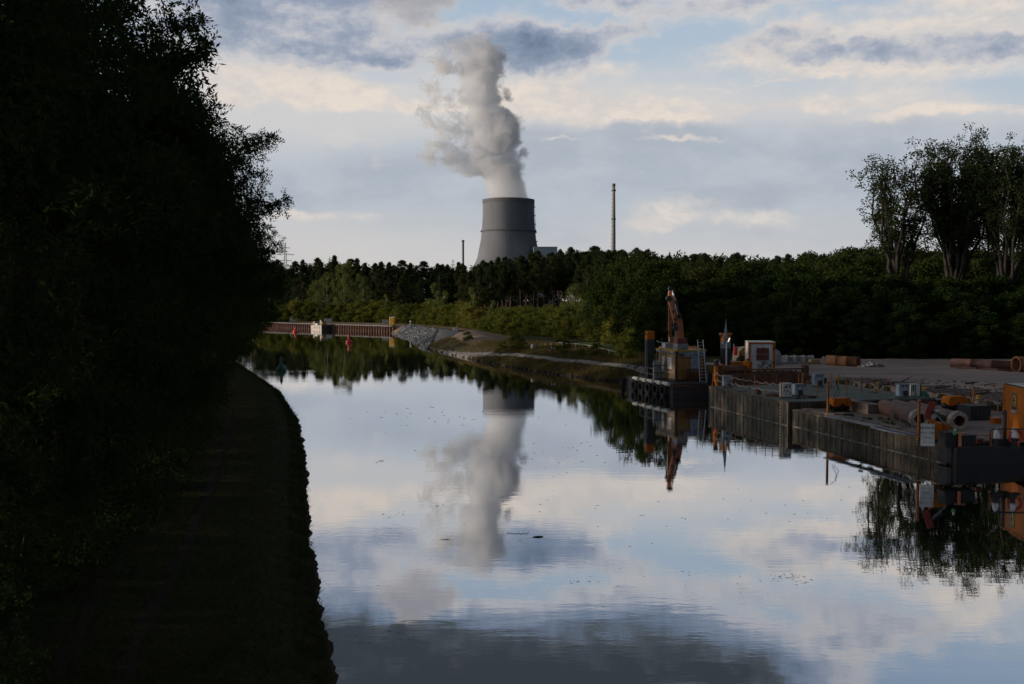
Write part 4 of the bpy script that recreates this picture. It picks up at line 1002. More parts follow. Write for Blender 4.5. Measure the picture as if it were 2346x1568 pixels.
# roof box
T = thing('roof_box', 'white box with dark red hood on the cabin roof', 'box', tuple(Vector((cb.x, cb.y, 0)) + rn * .35 + Vector((0, 0, hp_ + ch + .05)) - ru * .5), RP)
mb = MB(); mb.b(0, 1.08, 0, .9, 0, .52, bev=.03); mb.b(.04, 1.04, -.02, 0, .06, .46); mb.build('body', M['grey'], T)
mb = MB(); mb.extr([(0.02, .52), (1.0, .52), (1.0, .98), (.02, .98)], .05, .85); mb.build('hood', M['brownred'], T)
mb = MB(); mb.box((.62, .02, .76), (.22, .03, .04), ry=-.5); mb.build('handle', M['grey'], T)
# masts and lamp on cabin roof
def on_roof(x, y): return tuple(Vector((cb.x, cb.y, 0)) + rn * x - ru * y + Vector((0, 0, hp_ + ch + .05)))
T = thing('roof_lamp', 'small white floodlight on thin mast at the cabin roof edge', 'lamp', on_roof(.1, 3.0), RP)
mb = MB(); mb.tube((0, 0, 0), (0, 0, .95), .02, n=5); mb.b(-.12, .12, -.1, .1, 0, .05); mb.build('mast', M['grey'], T)
mb = MB(); mb.box((-.35, 0, .62), (.3, .1, .08), ry=.4); mb.tube((0, 0, .5), (-.25, 0, .6), .015, n=4); mb.build('lamp_head', M['white'], T)

# excavator
Ye = 90.5; ke = Ye / F
def E(x, y):                                   # zoom pixel -> x,z relative to (0,Ye)
    X_, Y_ = 1502.9 + .1052 * x, 641.5 + .1052 * y; return ((X_ - CX) * ke, HC + (690 - Y_) * ke)
ex = (1545 - CX) * ke
T = thing('excavator', 'orange long-boom excavator folded upright behind the pontoon cabin', 'excavator', (ex, Ye, hp_))
def E2(pts): return [(E(a, b_)[0] - ex, E(a, b_)[1] - hp_) for a, b_ in pts]
mb = MB(); mb.extr(E2([(450, 1640), (445, 1400), (425, 1150), (380, 950), (330, 720), (270, 500), (252, 400), (262, 280), (290, 190), (340, 185), (352, 260), (368, 420), (395, 560), (450, 800), (480, 1000), (505, 1250), (520, 1640)]), -.35, .15); mb.build('boom', M['orange_worn'], T)
mb = MB(); mb.extr(E2([(508, 1640), (512, 1200), (490, 900), (478, 800), (430, 560), (415, 420), (440, 395), (470, 520), (520, 700), (570, 850), (602, 980), (618, 1180), (622, 1640)]), .25, .6); mb.build('boom', M['orange_worn'], T)
mb = MB(); mb.extr(E2([(270, 480), (285, 440), (345, 700), (362, 950), (372, 1250), (372, 1520), (300, 1520), (283, 1100), (290, 700)]), .2, .55); mb.build('stick', M['rustbright'], T)
mb = MB(); q = lambda x, y, yy: Vector((E2([(x, y)])[0][0], yy, E2([(x, y)])[0][1]))
mb.tube(q(335, 225, -.42), q(400, 480, -.42), .085, n=10); mb.build('piston_rod', M['chrome'], T, True)
mb = MB(); mb.tube(q(398, 480, -.44), q(470, 790, -.44), .15, n=12); mb.tube(q(392, 470, -.44), q(402, 515, -.44), .17, n=12); mb.build('cylinder', M['dark'], T, True)
mb = MB(); mb.tube(q(386, 520, -.6), q(445, 760, -.6), .035, n=6); mb.build('hydraulic_pipe', M['chrome'], T)
mb = MB(); mb.tube(q(410, 1060, -.42), q(404, 1450, -.42), .06, n=8); mb.tube(q(372, 1230, -.4), q(385, 1500, -.4), .045, n=6); mb.build('hydraulic_pipe', M['grey'], T)
mb = MB()
for j in range(3): mb.path([q(260 - 8 * j, 400 + 30 * j, -.3), q(225 + 6 * j, 500, -.3), q(222 + 8 * j, 800, -.2), q(235 + 6 * j, 1060, -.1), q(275, 1200, 0)], .022, 5)
mb.build('hose', M['rubber'], T)
mb = MB()
for (x, y, s) in ((300, 195, .2), (350, 190, .12), (270, 410, .25), (360, 690, .12), (405, 860, .16), (400, 960, .18), (412, 1050, .24), (450, 790, .16), (500, 800, .2)): c_ = q(x, y, -.38); mb.tube(c_ + Vector((0, -.12, 0)), c_ + Vector((0, .6, 0)), s, n=10)
mb.build('pin', M['dark'], T)
mb = MB(); c0_ = q(170, 1380, 0); mb.b(c0_.x, c0_.x + 1.0, -.5, 1.3, 1.6, c0_.z + .02, bev=.1); mb.build('cab', M['grey'], T)
mb = MB(); mb.b(-.9, 2.6, .7, 3.6, 1.0, 2.6, bev=.2); mb.build('body', M['orange'], T)
mb = MB(); mb.b(-1.1, 2.8, .5, 1.2, 0, .9, bev=.3); mb.build('track', M['rubber'], T)
mb = MB(); mb.b(-1.1, 2.8, 3.0, 3.7, 0, .9, bev=.3); mb.build('track', M['rubber'], T)
mb = MB(); mb.tube(q(278, 1250, -.4), q(278, 1340, -.4), .05, n=6); mb.build('lamp_head', M['white'], T)
# dark stores between spud and cabin
T, kk = item('gas_rack', 'grey cylinder rack between left spud pile and cabin', 'rack', 1499, 871, hp_, RP)
mb = MB()
for i in range(3): mb.lathe([(.13, 0), (.13, 1.5), (.05, 1.7), (.05, 1.78), (0, 1.78)], 10, (.0 + .33 * i, .1 * i, 0))
mb.build('cylinder', M['grey'], T, True); mb = MB(); mb.b(-.2, .9, -.2, .5, 0, .06); mb.b(-.2, .9, -.2, -.17, .6, .68); mb.b(-.2, .9, -.2, -.17, 1.2, 1.28); mb.build('frame', M['dark'], T)

# --- red brown steel structure and machines behind the green barge
T, kk = item('mooring_rig', 'rusty steel winch frame behind the green barge deck', 'winch rig', 1690, 884, 1.1, RP)
mb = MB()
mb.b(-1.9, 6.2, 0, .3, 0, 1.0); mb.b(-1.9, 6.2, .02, .28, 1.22, 1.32)
for i in range(14): x = -1.8 + i * .6; mb.b(x, x + .14, -.05, .0, .05, 1.2)
mb.b(6.2, 6.6, -.2, .3, 0, 1.55); mb.b(-1.9, -1.5, -.2, .3, 0, 1.7); mb.build('frame', M['rust'], T)
mb = MB(); mb.tube((-.9, .9, 1.1), (1.2, .9, 1.1), .5, n=18); mb.build('drum', M['pipeR'], T, True)
mb = MB(); mb.b(-1.2, -.95, .4, 1.4, .3, 1.75, bev=.05); mb.build('bearing_block', M['orange'], T); mb = MB(); mb.b(1.25, 1.6, .4, 1.4, .3, 1.9, bev=.05); mb.build('bearing_block', M['orange'], T)
T, kk = item('deck_winch', 'orange deck winch with rounded housing beside the pale-collared spud', 'winch', 1677, 873, 1.1, RP)
mb = MB(); mb.extr([(0, 0), (0, 1.35), (.22, 1.62), (1.15, 1.62), (1.4, 1.3), (1.4, 0)], 0, 1.0); mb.build('housing', M['orange'], T)
mb = MB(); mb.tube((.85, -.12, .8), (.85, 0, .8), .48, n=18); mb.build('drum', M['dark'], T, True)
mb = MB(); mb.b(1.42, 1.62, -.1, .1, 0, 1.9); mb.b(-.1, .1, -.3, -.1, 0, .5); mb.build('post', M['orange'], T)
T, kk = item('davit_post', 'orange upright davit post with small lamp left of the winch', 'post', 1640, 884, 1.55, RP)
mb = MB(); mb.path([(.1, 0, 0), (0, 0, .6), (0, 0, 1.5)], [.12, .2, .16], 8); mb.build('post', M['orange'], T); mb = MB(); mb.box((.02, 0, 1.75), (.34, .3, .42), bev=.08); mb.build('head', M['dark'], T)
mb = MB(); mb.box((-.02, -.18, .95), (.12, .06, .14)); mb.b(-.16, .16, -.1, .02, 1.92, 1.97); mb.build('lamp', M['white'], T)
# mast with furled flag and lit lamp
T, kk = item('flag_mast', 'white mast with lit lamp and furled blue-grey flag in front of the spud pile', 'mast', 1663.5, 878, 1.1, RP)
mb = MB(); zt = (878 - 782) * kk; mb.tube((0, 0, 0), (0, 0, zt), .075, .06, n=8); mb.build('mast', M['white'], T, True)
mb = MB(); mb.lathe([(.02, -.3), (.12, .1), (.13, .45), (.10, .9), (.035, 1.4), (.012, 1.75)], 7, (-.06, 0, zt + .1)); mb.build('flag', M['grey'], T, True)
mb = MB(); mb.box((.16, -.12, zt + .12), (.07, .08, .36), ry=.4); mb.build('lamp', M['lamp'], T)
mb = MB(); mb.box((-.2, 0, zt + .25), (.1, .1, .4)); mb.b(-.22, .22, -.05, .05, zt - .05, zt + .02); mb.build('bracket', M['grey'], T)
T, kk = item('fire_extinguisher_box', 'red cylinder on white pole between spud pile and white cabin', 'extinguisher', 1681, 841, 1.55, RP)
mb = MB(); mb.tube((0, 0, -.2), (0, 0, 2.25), .035, n=6); mb.build('pole', M['white'], T)
mb = MB(); mb.lathe([(0, 1.12), (.2, 1.14), (.21, 1.25), (.21, 1.92), (.2, 2.0), (0, 2.02)], 14, (.16, 0, 0)); mb.build('cylinder', M['red'], T, True)
mb = MB(); mb.tube((.4, 0, 1.1), (.4, 0, 1.9), .02, n=4); mb.build('hose', M['rubber'], T)
T, kk = item('wheel_loader', 'tan orange machine half hidden left of the white cabin', 'loader', 1690, 838, 1.6, .1)
mb = MB(); mb.extr([(0, .5), (.1, 1.4), (.5, 1.75), (1.2, 1.85), (2.2, 1.85), (2.2, .5)], 0, 1.8); mb.build('body', M['tan'], T)
for x in (.4, 1.7): mb = MB(); mb.tube((x, -.12, .5), (x, .3, .5), .5, n=16); mb.build('wheel', M['rubber'], T, True)
mb = MB(); mb.b(.15, .4, -.02, 0, .9, 1.4); mb.build('panel', M['orange'], T)

# --- white container cabin
p = P(1715, 850, 1.6)
T = thing('storage_cabin', 'white corrugated storage cabin with orange frame standing on the yard', 'cabin', (p.x, p.y, 1.62), R(-7.5))
W_, L_, H_ = 2.32, 3.0, 2.6
mb = MB(); mb.b(.05, W_ - .05, .05, L_ - .05, .1, H_ - .08); mb.build('wall', M['white'], T)
mb = MB(); mb.corr((.12, -.0, 0), (W_ - .2, -.0, 0), .16, H_ - .16, .19, .03); mb.corr((0, L_ - .1, 0), (0, .1, 0), .16, H_ - .16, .22, .03); mb.build('corrugated_sheet', M['white'], T)
mb = MB()
for x, y in ((.02, 0), (W_ - .09, 0), (0, L_), (W_, L_)): mb.box((x + .04, y, H_ / 2), (.2, .14, H_), bev=.02)
mb.b(.1, W_ - .15, -.05, .05, 0, .15); mb.b(.1, W_ - .15, -.05, .05, H_ - .15, H_ - .03); mb.b(-.03, .05, .08, L_ - .08, 0, .14); mb.build('frame', M['orange'], T)
mb = MB(); mb.b(-.05, W_ + .04, -.08, L_ + .05, H_ - .03, H_ + .05); mb.build('roof', M['cream'], T)
mb = MB()
for z in (.75, 2.1): mb.b(W_ - .17, W_ - .02, -.09, -.06, z - .14, z + .1)
mb.build('hinge', M['dark'], T)
T, kk = item('notice_board', 'dark red notice board on grey post in front of the white cabin', 'notice board', 1747, 856, 1.6, R(-4))
mb = MB(); mb.tube((0, 0, 0), (0, 0, 1.2), .05, n=6); mb.path([(-.32, 0, 1.3), (-.1, 0, 1.05), (0, 0, 1.0)], .035, 5); mb.path([(.32, 0, 1.3), (.1, 0, 1.05), (0, 0, 1.0)], .035, 5); mb.build('post', M['grey'], T)
mb = MB(); mb.b(-.54, .54, -.02, .02, 1.16, 2.26); bdn = mb.build('board', M['brownred'], T)
mb = MB(); mb.b(-.5, .5, -.05, -.02, 1.68, 1.73); mb.b(-.62, -.58, -.03, .01, 1.1, 2.1); mb.b(.6, .64, -.03, .01, 1.1, 1.9); mb.b(-.65, .7, -.03, .01, 1.08, 1.12); mb.b(-.1, .1, -.02, .02, 2.26, 2.33); mb.build('frame', M['grey'], T)
T, kk = item('weed', 'scraggly weed growing at the foot of the dark red notice board', 'weed', 1752, 857, 1.6, 0)
mb = MB()
for i in range(14):
    a = random.uniform(0, 6.28); l = random.uniform(.4, 1.0); mb.path([(0, 0, 0), (l * .3 * cos(a), l * .3 * sin(a), l * .7), (l * .7 * cos(a), l * .7 * sin(a), l)], [.012, .01, .004], 3)
mb.build('stems', M['bark'], T)
cl_ = np.array([(random.uniform(-.6, .6), random.uniform(-.5, .5), random.uniform(.5, 1.1), .16) for _ in range(18)]); link('leaves', leaf_mesh('leaves', tufts(cl_, 16, .12, .06)), M['leaf_bush'], T)
T, kk = item('tank', 'grey rounded tank end showing right of the white cabin', 'tank', 1777, 838, 1.6, R(-7))
mb = MB(); mb.lathe([(0, 0), (.5, .02), (.62, .12), (.62, 1.0), (.5, 1.35), (.25, 1.55), (0, 1.6)], 18, (0, .6, 0)); mb.build('shell', M['grey'], T, True); mb = MB(); mb.b(-.4, .4, .3, .9, 0, .05); mb.build('base', M['concrete'], T)

# --- yard goods
for i in range(12):
    px = 1790 + i * 6.6; T, kk = item('concrete_block', f'pale concrete block standing in the row right of the white cabin, {ordn(i)} from left', 'concrete block', px, 831.5 + (i % 3) * .3, 1.62, random.uniform(-.1, .1), 'row of concrete blocks')
    mb = MB(); hh_ = .62 + .1 * (i * 7 % 3) / 2; mb.b(-.13, .13, 0, .6, 0, hh_, bev=.03); mb.b(-.10, .10, .1, .5, hh_, hh_ + .07, bev=.02); mb.build('block', M['concrete'], T)
for i, (px, w_, h_, mm, lab) in enumerate(((1806, 1.9, .3, 'grey', 'low stack of grey steel beams in front of the concrete blocks'), (1828, 1.1, .22, 'concrete', 'small stack of pale kerbs beside the steel beams'), (1845, 1.0, .28, 'wood', 'dark timber bundle right of the pale kerbs'))):
    T, kk = item('material_stack', lab, 'stack', px, 835, 1.62, random.uniform(-.2, .2), 'stacks in front of the concrete blocks')
    mb = MB()
    for j in range(6): mb.b(-w_ / 2 + random.uniform(-.1, .05), w_ / 2 + random.uniform(-.05, .1), .14 * (j % 3), .14 * (j % 3) + .12, .12 * (j // 3), .12 * (j // 3) + .11)
    mb.build('beams', M[mm], T)
def pallet(px, py, z, rz, label, top='wood'):
    T, kk = item('crate', label, 'crate', px, py, z, rz)
    mb = MB()
    for x in (-.5, 0, .42): mb.b(x, x + .08, 0, .8, 0, .12)
    for j in range(5): mb.b(-.52, .52, j * .165, j * .165 + .12, .12, .145)
    mb.build('pallet', M[top], T); mb = MB(); mb.b(-.48, .48, .03, .77, .145, .5, bev=.02)
    for x in (-.4, -.02, .36): mb.b(x, x + .07, .01, .03, .15, .5)
    mb.build('box', M[top], T)
pallet(1869, 835, 1.62, .1, 'raw wooden crate on pallet beside the concrete block row')
for i in range(2):
    T, kk = item('concrete_slab', f'upright pale concrete slab left of the large rusty pipe, {ordn(i)} from left', 'slab', 1889 + 6 * i, 832, 1.62, 0, 'upright slabs beside the rusty pipe')
    mb = MB(); mb.b(-.11, .11, 0, .5, 0, .62, bev=.02); mb.b(-.13, .13, -.02, .52, .3, .34); mb.build('slab', M['concrete'], T)
def pipe(name, label, p0, p1, r, m, wall=.05, grp=None, endm=None, endlen=.35, er=None):
    p0, p1 = Vector(p0), Vector(p1); T = thing(name, label, 'pipe', p0, 0, grp); d = p1 - p0; L = d.length
    T.rotation_euler = d.to_track_quat('Z', 'Y').to_euler()
    e = endlen if endm else 0
    mb = MB(); mb.lathe([(r - wall, 0), (r, 0), (r, L - e), (r - wall, L - e)] if endm else [(r - wall, .0), (r, 0), (r, L * .33), (r + .012, L * .33), (r + .012, L * .335), (r, L * .335), (r, L * .66), (r + .012, L * .66), (r + .012, L * .665), (r, L * .665), (r, L), (r - wall, L), (r - wall, 0)], 32)
    mb.build('shell', m, T, False)
    for po in T.children[0].data.polygons: po.use_smooth = True
    return T, d.normalized(), L
pa = P(1899, 838, 1.62); pb = P(1974, 842, 1.62); ya = pa.y + .6; 
pipe('steel_pipe', 'large bright rusty steel pipe lying at the back edge of the yard', (pa.x, pa.y + .6, 1.62 + .50), (pb.x, pb.y + .9, 1.62 + .46), .50, M['rustbright'])
T, kk = item('rubble_pile', 'stack of broken concrete slabs right of the large rusty pipe', 'rubble', 2004, 842, 1.62, 0)
mb = MB()
for j in range(46):
    x = random.gauss(0, .5); zz_ = max(0, random.uniform(0, .5) * (1 - abs(x) / 1.4)); mb.box((x, random.uniform(-.3, .5), zz_ + .05), (random.uniform(.15, .4), random.uniform(.15, .35), random.uniform(.05, .12)), random.uniform(0, 3), random.uniform(-.3, .3), random.uniform(-.3, .3))
mb.build('slabs', M['concrete'], T)
for i, px in enumerate((2136, 2151.5)):
    T, kk = item('marker_stake', ('short', 'taller')[i] + ' pale marker stake at the back edge of the yard', 'stake', px, 842, 1.62, 0, 'marker stakes'); mb = MB(); mb.b(-.025, .025, -.02, .02, 0, (.22, .5)[i]); mb.lathe([(.03, (.22, .5)[i]), (0, (.22, .5)[i] + .04)], 6); mb.build('stake', M['wood'], T)
pa = P(2184, 843, 1.62); pb = P(2300, 849, 1.62)
pipe('steel_pipe', 'long dark rusty pipe with worn shiny middle at right back of the yard', (pa.x, pa.y + .4, 1.62 + .44), (P(2330, 850, 1.62).x, P(2330, 850, 1.62).y + .4, 1.62 + .44), .44, M['pipeR'])
pa = P(2186, 844, 1.62)
pipe('steel_pipe', 'thin rusty pipe lying in front of the long dark pipe', (pa.x, pa.y - .1, 1.62 + .1), (P(2340, 853, 1.62).x, P(2340, 853, 1.62).y - .1, 1.62 + .1), .1, M['rust'])
pa = P(2328, 853, 1.62); T, dd_, L = pipe('pipe_flange', 'short wide orange rusty casing at the right picture edge', (pa.x, pa.y + .1, 1.62 + .66), (pa.x + 2.2, pa.y + .3, 1.62 + .66), .66, M['rustbright'])
mb = MB()
for z in (.0, .5, 1.0): mb.lathe([(.66, z), (.76, z), (.76, z + .12), (.66, z + .12)], 28)
mb.build('flange', M['rustbright'], T)
# driftwood and boards on the mud
for i, (px, py, L, r, el_) in enumerate(((2079, 876, .9, .05, .5), (2016, 873, 1.0, .05, .1), (2040, 883, 1.0, .07, .1), (2118, 872, .6, .03, .15), (2165, 890, 1.4, .06, .05), (2230, 880, 1.2, .08, .05), (2250, 905, .9, .07, .1))):
    p = P(px, py, 1.7); T = thing('driftwood', ('dark branch sticking up at the edge of the muddy ground', 'flat dead branch at the far left of the muddy ground', 'short log lying on the mud behind the paired cabinets', 'thin board lying on the mud right of the sticking-up branch', 'long pale board on the middle of the mud', 'log at the yard side of the mud', 'short log near the yellow container')[i], 'driftwood', p)
    mb = MB(); a = -.1 + .2 * (i % 3); mb.path([(-L / 2, 0, .03), (0, .05, .06 + L * el_ * .4), (L / 2, .1 + a, .06 + L * el_)], [r, r * .8, r * .35], 6); mb.path([(0, .05, .06 + L * el_ * .4), (.1, .3, .2 + L * el_ * .4)], [r * .5, r * .2], 4); mb.build('branch', M['bark'], T)
# rubble scattered on the mud
mb = MB(); 
for i in range(520):
    px, py = random.uniform(1985, 2300), random.uniform(872, 925); p = P(px, py, 1.7)
    s_, w_, z_ = sdist(np.array([p.x]), np.array([p.y]))
    if s_[0] < .3 or s_[0] > 10.5: continue
    s = random.uniform(.03, .11) * (1.6 if random.random() < .08 else 1); mb.box((p.x, p.y, hz(p.x, p.y) + .07 + s * .2), (s * random.uniform(1, 3), s, s * .6), random.uniform(0, 3), random.uniform(-.4, .4))
tag(mb.build('rubble', M['debris']), 'broken stones and debris strewn over the muddy ground', 'rubble', kind='stuff')

# --- blue grey cabinets
def cabinet(px, py, z, wpx, hpx, label, rz=RZ, side='bluegrey', door=True, depth=.42):
    T, kk = item('power_cabinet', label, 'cabinet', px, py, z, rz, 'grey-blue cabinets on the barges')
    w_ = wpx * kk; h_ = hpx * kk
    mb = MB(); mb.b(-w_ / 2, w_ / 2, 0, depth, .08, h_ - .04, bev=.02); mb.build('body', M['bluegrey'], T)
    mb = MB(); mb.b(-w_ / 2 - .03, w_ / 2 + .03, -.03, depth + .03, h_ - .04, h_); mb.build('lid', M['grey'], T)
    mb = MB(); mb.b(-w_ / 2 - .012, -w_ / 2, .05, depth - .05, .12, h_ - .08); mb.build('side_panel', M[side], T)
    if door:
        for a_ in ((-w_ * .12, w_ * .33, -.015, 0, .1, h_ * .5), (-w_ * .25, -w_ * .05, -.015, 0, h_ * .78, h_ * .9), (w_ * .12, w_ * .28, -.015, 0, h_ * .78, h_ * .9)): mb = MB(); mb.b(*a_); mb.build('opening', M['dark'], T)
    mb = MB(); 
    for x in (-w_ / 2 + .03, w_ / 2 - .1): mb.b(x, x + .07, .03, .1, 0, .08); mb.b(x, x + .07, depth - .1, depth - .03, 0, .08)
    mb.build('foot', M['dark'], T)
    return T
cabinet(1669, 887.5, h1, 21, 27, 'blue-grey cabinet behind the railing at the left end of the green deck')
cabinet(1832, 908, h1, 24, 28, 'blue-grey cabinet with open bay beside the paint-flaked white one')
T, kk = item('power_cabinet', 'paint-flaked white cabinet hanging over the barge edge', 'cabinet', 1804, 912, h1, RZ, 'grey-blue cabinets on the barges')
mb = MB(); mb.b(-.34, .34, -.0, .5, .06, .98, bev=.02); mb.build('body', M['cream'], T)
mb = MB(); 
for (x, z, a, b_) in ((-.1, .72, .16, .14), (.15, .75, .08, .2), (0, .45, .1, .12), (-.22, .5, .04, .2), (.22, .3, .05, .16), (.02, .86, .3, .03)): mb.b(x - a / 2, x + a / 2, -.012, 0, z - b_ / 2, z + b_ / 2)
mb.build('dark_patch', M['dark'], T); mb = MB(); mb.b(-.3, .3, .05, .45, -.02, .06); mb.build('skid', M['dark'], T)
cabinet(1877, 886.5, h1, 24, 29, 'tall blue-grey cabinet near the far railing of the green deck')
cabinet(2072, 911, h1, 27, 31, 'blue-grey cabinet with open bay at the right end of the green deck')
T, kk = item('locker', 'low white locker with dark bars right of the last blue-grey cabinet', 'locker', 2098, 908.5, h1, RZ)
mb = MB(); mb.b(-.36, .36, 0, .7, .04, .82, bev=.02); mb.build('body', M['cream'], T); mb = MB(); mb.b(-.05, 0, -.02, 0, .05, .82); mb.b(.32, .37, -.02, 0, .05, .82); mb.b(-.37, -.33, -.02, 0, .05, .82); mb.build('bar', M['dark'], T); mb = MB(); mb.b(-.25, -.12, -.015, 0, .35, .8); mb.build('sticker', M['green'], T)
# --- railings with posts
def railpost(p, h, label, grp, m='post'):
    T = thing('railing_post', label, 'post', p, RZ, grp); mb = MB(); mb.tube((0, 0, 0), (0, 0, h), .027, n=6); mb.tube((0, 0, h), (0, 0, h + .02), .045, n=6); mb.build('post', M[m], T); mb = MB(); mb.b(-.09, .09, -.09, .09, 0, .03); mb.build('foot', M[m], T); return T
near = []
for i, (zx, zy) in enumerate(((105, 735), (175, 737), (272, 765), (350, 780), (445, 800), (545, 830), (648, 840), (750, 865), (885, 885), (990, 895), (1108, 910))):
    p = P(*Z3(zx, zy), h1); p = p + nv * .12; near.append(p + Vector((0, 0, .95))); railpost(p, .98, f'orange post on the canal edge of the green deck, {ordn(i)} from left', 'posts along the canal edge of the green barge')
def rope(name, pts, sag, r, m, label, cat='rope'):
    out = []
    for a, b_ in zip(pts[:-1], pts[1:]):
        for q_ in range(6): f = q_ / 6; v_ = a.lerp(b_, f); v_ = v_ + Vector((0, 0, -sag * 4 * f * (1 - f))); out.append(v_)
    out.append(pts[-1]); mb = MB(); mb.path(out, r, 5); return tag(mb.build(name, m), label, cat)
rope('rope', near, .12, .014, M['cream'], 'upper white rope strung along the near orange posts')
rope('rope', [q_ - Vector((0, 0, .45)) for q_ in near], .12, .014, M['cream'], 'lower white rope strung along the near orange posts')
far = [Z3(1862, 660), Z3(1970, 770), Z3(2080, 775), Z3(2188, 790), Z3(2312, 815), Z2(435, 465), Z2(530, 478), Z2(640, 500), Z2(728, 500), Z2(780, 505)]
fp = []
for i, q_ in enumerate(far):
    p = P(*q_, h1); 
    if i == 0: p = P(Z3(1862, 0)[0], 889, h1)
    fp.append(p + Vector((0, 0, 1.0))); railpost(p, 1.05, f'orange post on the yard edge of the green deck, {ordn(i)} from left', 'posts along the yard edge of the green barge')
rope('wire', fp, .02, .008, M['grey'], 'thin wire along the far orange posts', 'wire')
for i, (zx, zy, h_, lab) in enumerate(((1658, 890, .95, 'lone orange post standing on the green deck right of the paired cabinets'), (2095, 895, 1.0, 'orange post behind the orange winch cover'), (1060, 745, .9, 'orange post at the middle of the far green deck'), (1388, 735, .95, 'orange post left of the dark steel bollard'), (740, 735, .8, 'short orange post below the dark red structure'))):
    p = P(*Z3(zx, zy), h1); railpost(p, h_, lab, 'single posts on the green barge')
# brown red rail box at far left of far railing
T, kk = item('bollard', 'thick rusty steel bollard at the yard edge behind the green deck', 'bollard', Z3(1475, 740)[0], Z3(1475, 740)[1], h1, RZ)
mb = MB(); mb.b(-.12, .16, 0, .28, 0, .95, bev=.03); mb.b(-.16, .2, -.04, .32, .95, 1.0); mb.build('post', M['rust'], T)
for i, (zx, zy, lab) in enumerate(((985, 495, 'yellow mooring bollard in front of the weed at the notice board'), (945, 555, 'broad yellow mooring bollard left below the first weed'), (1440, 560, 'yellow mooring bollard above the thick rusty bollard'), (1960, 640, 'yellow mooring bollard between the far orange posts'), (580, 432, 'yellow mooring bollard left of the white cabin base'))):
    p = P(*Z3(zx, zy), 1.62); T = thing('mooring_bollard', lab, 'bollard', p, 0, 'yellow bollards on the yard edge')
    mb = MB(); mb.lathe([(.11, 0), (.08, .08), (.08, .14), (.15, .18), (.15, .24), (.09, .28), (0, .28)], 12); mb.build('bollard', M['yellow'], T, True); mb = MB(); mb.b(-.22, .22, -.2, .2, 0, .03); mb.build('base', M['dark'], T)
for i, (zx, zy, lab) in enumerate(((630, 400, 'yellow mooring bollard behind the far posts near the mud'), (600, 470, 'larger yellow bollard base at the far posts near the mud'), (1175, 462, 'yellow mooring bollard right of the white locker'), (1808, 558, 'yellow mooring bollard above the black crate'))):
    p = P(*Z2(zx, zy), 1.62); T = thing('mooring_bollard', lab, 'bollard', p, 0, 'yellow bollards on the yard edge')
    mb = MB(); mb.lathe([(.11, 0), (.08, .08), (.08, .14), (.15, .18), (.15, .24), (.09, .28), (0, .28)], 12); mb.build('bollard', M['yellow'], T, True); mb = MB(); mb.b(-.22, .22, -.2, .2, 0, .03); mb.build('base', M['dark'], T)
# deck clutter on green barge
for (zx, zy, w_, d_, h_, m, name, lab) in ((805, 860, .42, .3, .36, 'rust', 'scrap_box', 'small rusty box among the near orange posts'), (1065, 890, 1.0, .6, .14, 'rust', 'steel_plate', 'rusty plate stack at the canal edge left of the white cabinet'), (580, 822, .8, .2, .05, 'dark', 'steel_plate', 'dark flat bar lying between the near orange posts'),
                                     (1520, 885, .9, .5, .10, 'rustbright', 'steel_plate', 'orange rusty plate right of the open cabinet'), (1030, 862, .6, .3, .1, 'dark', 'steel_plate', 'dark plate under the near orange posts'), (1560, 705, .7, .5, .2, 'rustbright', 'steel_plate', 'rusty offcuts beside the thick rusty bollard')):
    T, kk = item(name, lab, 'steel scrap', *Z3(zx, zy), h1, RZ + random.uniform(-.2, .2)); mb = MB()
    for j in range(3): mb.b(-w_ / 2 + .03 * j, w_ / 2 - .02 * j, .02 * j, d_, h_ * j / 3, h_ * (j + .85) / 3)
    mb.build('plates', M[m], T)
T, kk = item('mooring_gear', 'dark mooring gear at the step between green barge and pipe barge', 'mooring gear', *Z3(1370, 1030), 1.08, RZ)
mb = MB(); mb.b(-.2, .5, -.1, .7, 0, .5, bev=.05); mb.tube((.1, .1, .5), (.1, .1, .75), .1, n=8); mb.path([(.5, .2, .3), (.8, -.1, .2), (1.0, .1, .45)], .04, 5); mb.b(.9, 1.5, .2, .8, 0, .62, bev=.04); mb.build('frame', M['dark'], T); mb = MB(); mb.b(-.28, -.2, -.1, .1, .1, .4); mb.build('plate', M['grey'], T)
# tall orange brown guide posts
def guide(q_, z, h_, w_, lab):
    p = P(*q_, z); T = thing('guide_post', lab, 'post', p, RZ, 'tall rusty orange guide posts'); mb = MB(); mb.box((0, 0, h_ / 2), (w_, w_, h_)); mb.box((0, 0, .04), (w_ * 2, w_ * 2, .08)); mb.build('post', M['post'], T); mb = MB(); mb.box((0, 0, h_), (w_ * 1.2, w_ * 1.2, .05)); mb.build('cap', M['orange_worn'], T)
guide(Z2(45, 740), h2, 2.05, .11, 'tall rusty orange post at the left end of the pipe barge')
guide(Z2(1110, 1022), h2, 1.95, .11, 'tall rusty orange post standing just left of the white signboard')
p = P(*Z2(70, 740), h2); mb = MB()
for j in range(2): mb.path([(p.x + .15 + .1 * j, p.y, h2 + .9), (p.x + .5 + .15 * j, p.y + .2, h2 + 1.5 - .2 * j), (p.x + .45, p.y + .3, h2 + 2.0), (p.x + .1, p.y + .1, h2 + 2.05)], .018, 5)
tag(mb.build('cable', M['rubber']), 'black cables looping from the tall post at the left of the pipe barge', 'cable')
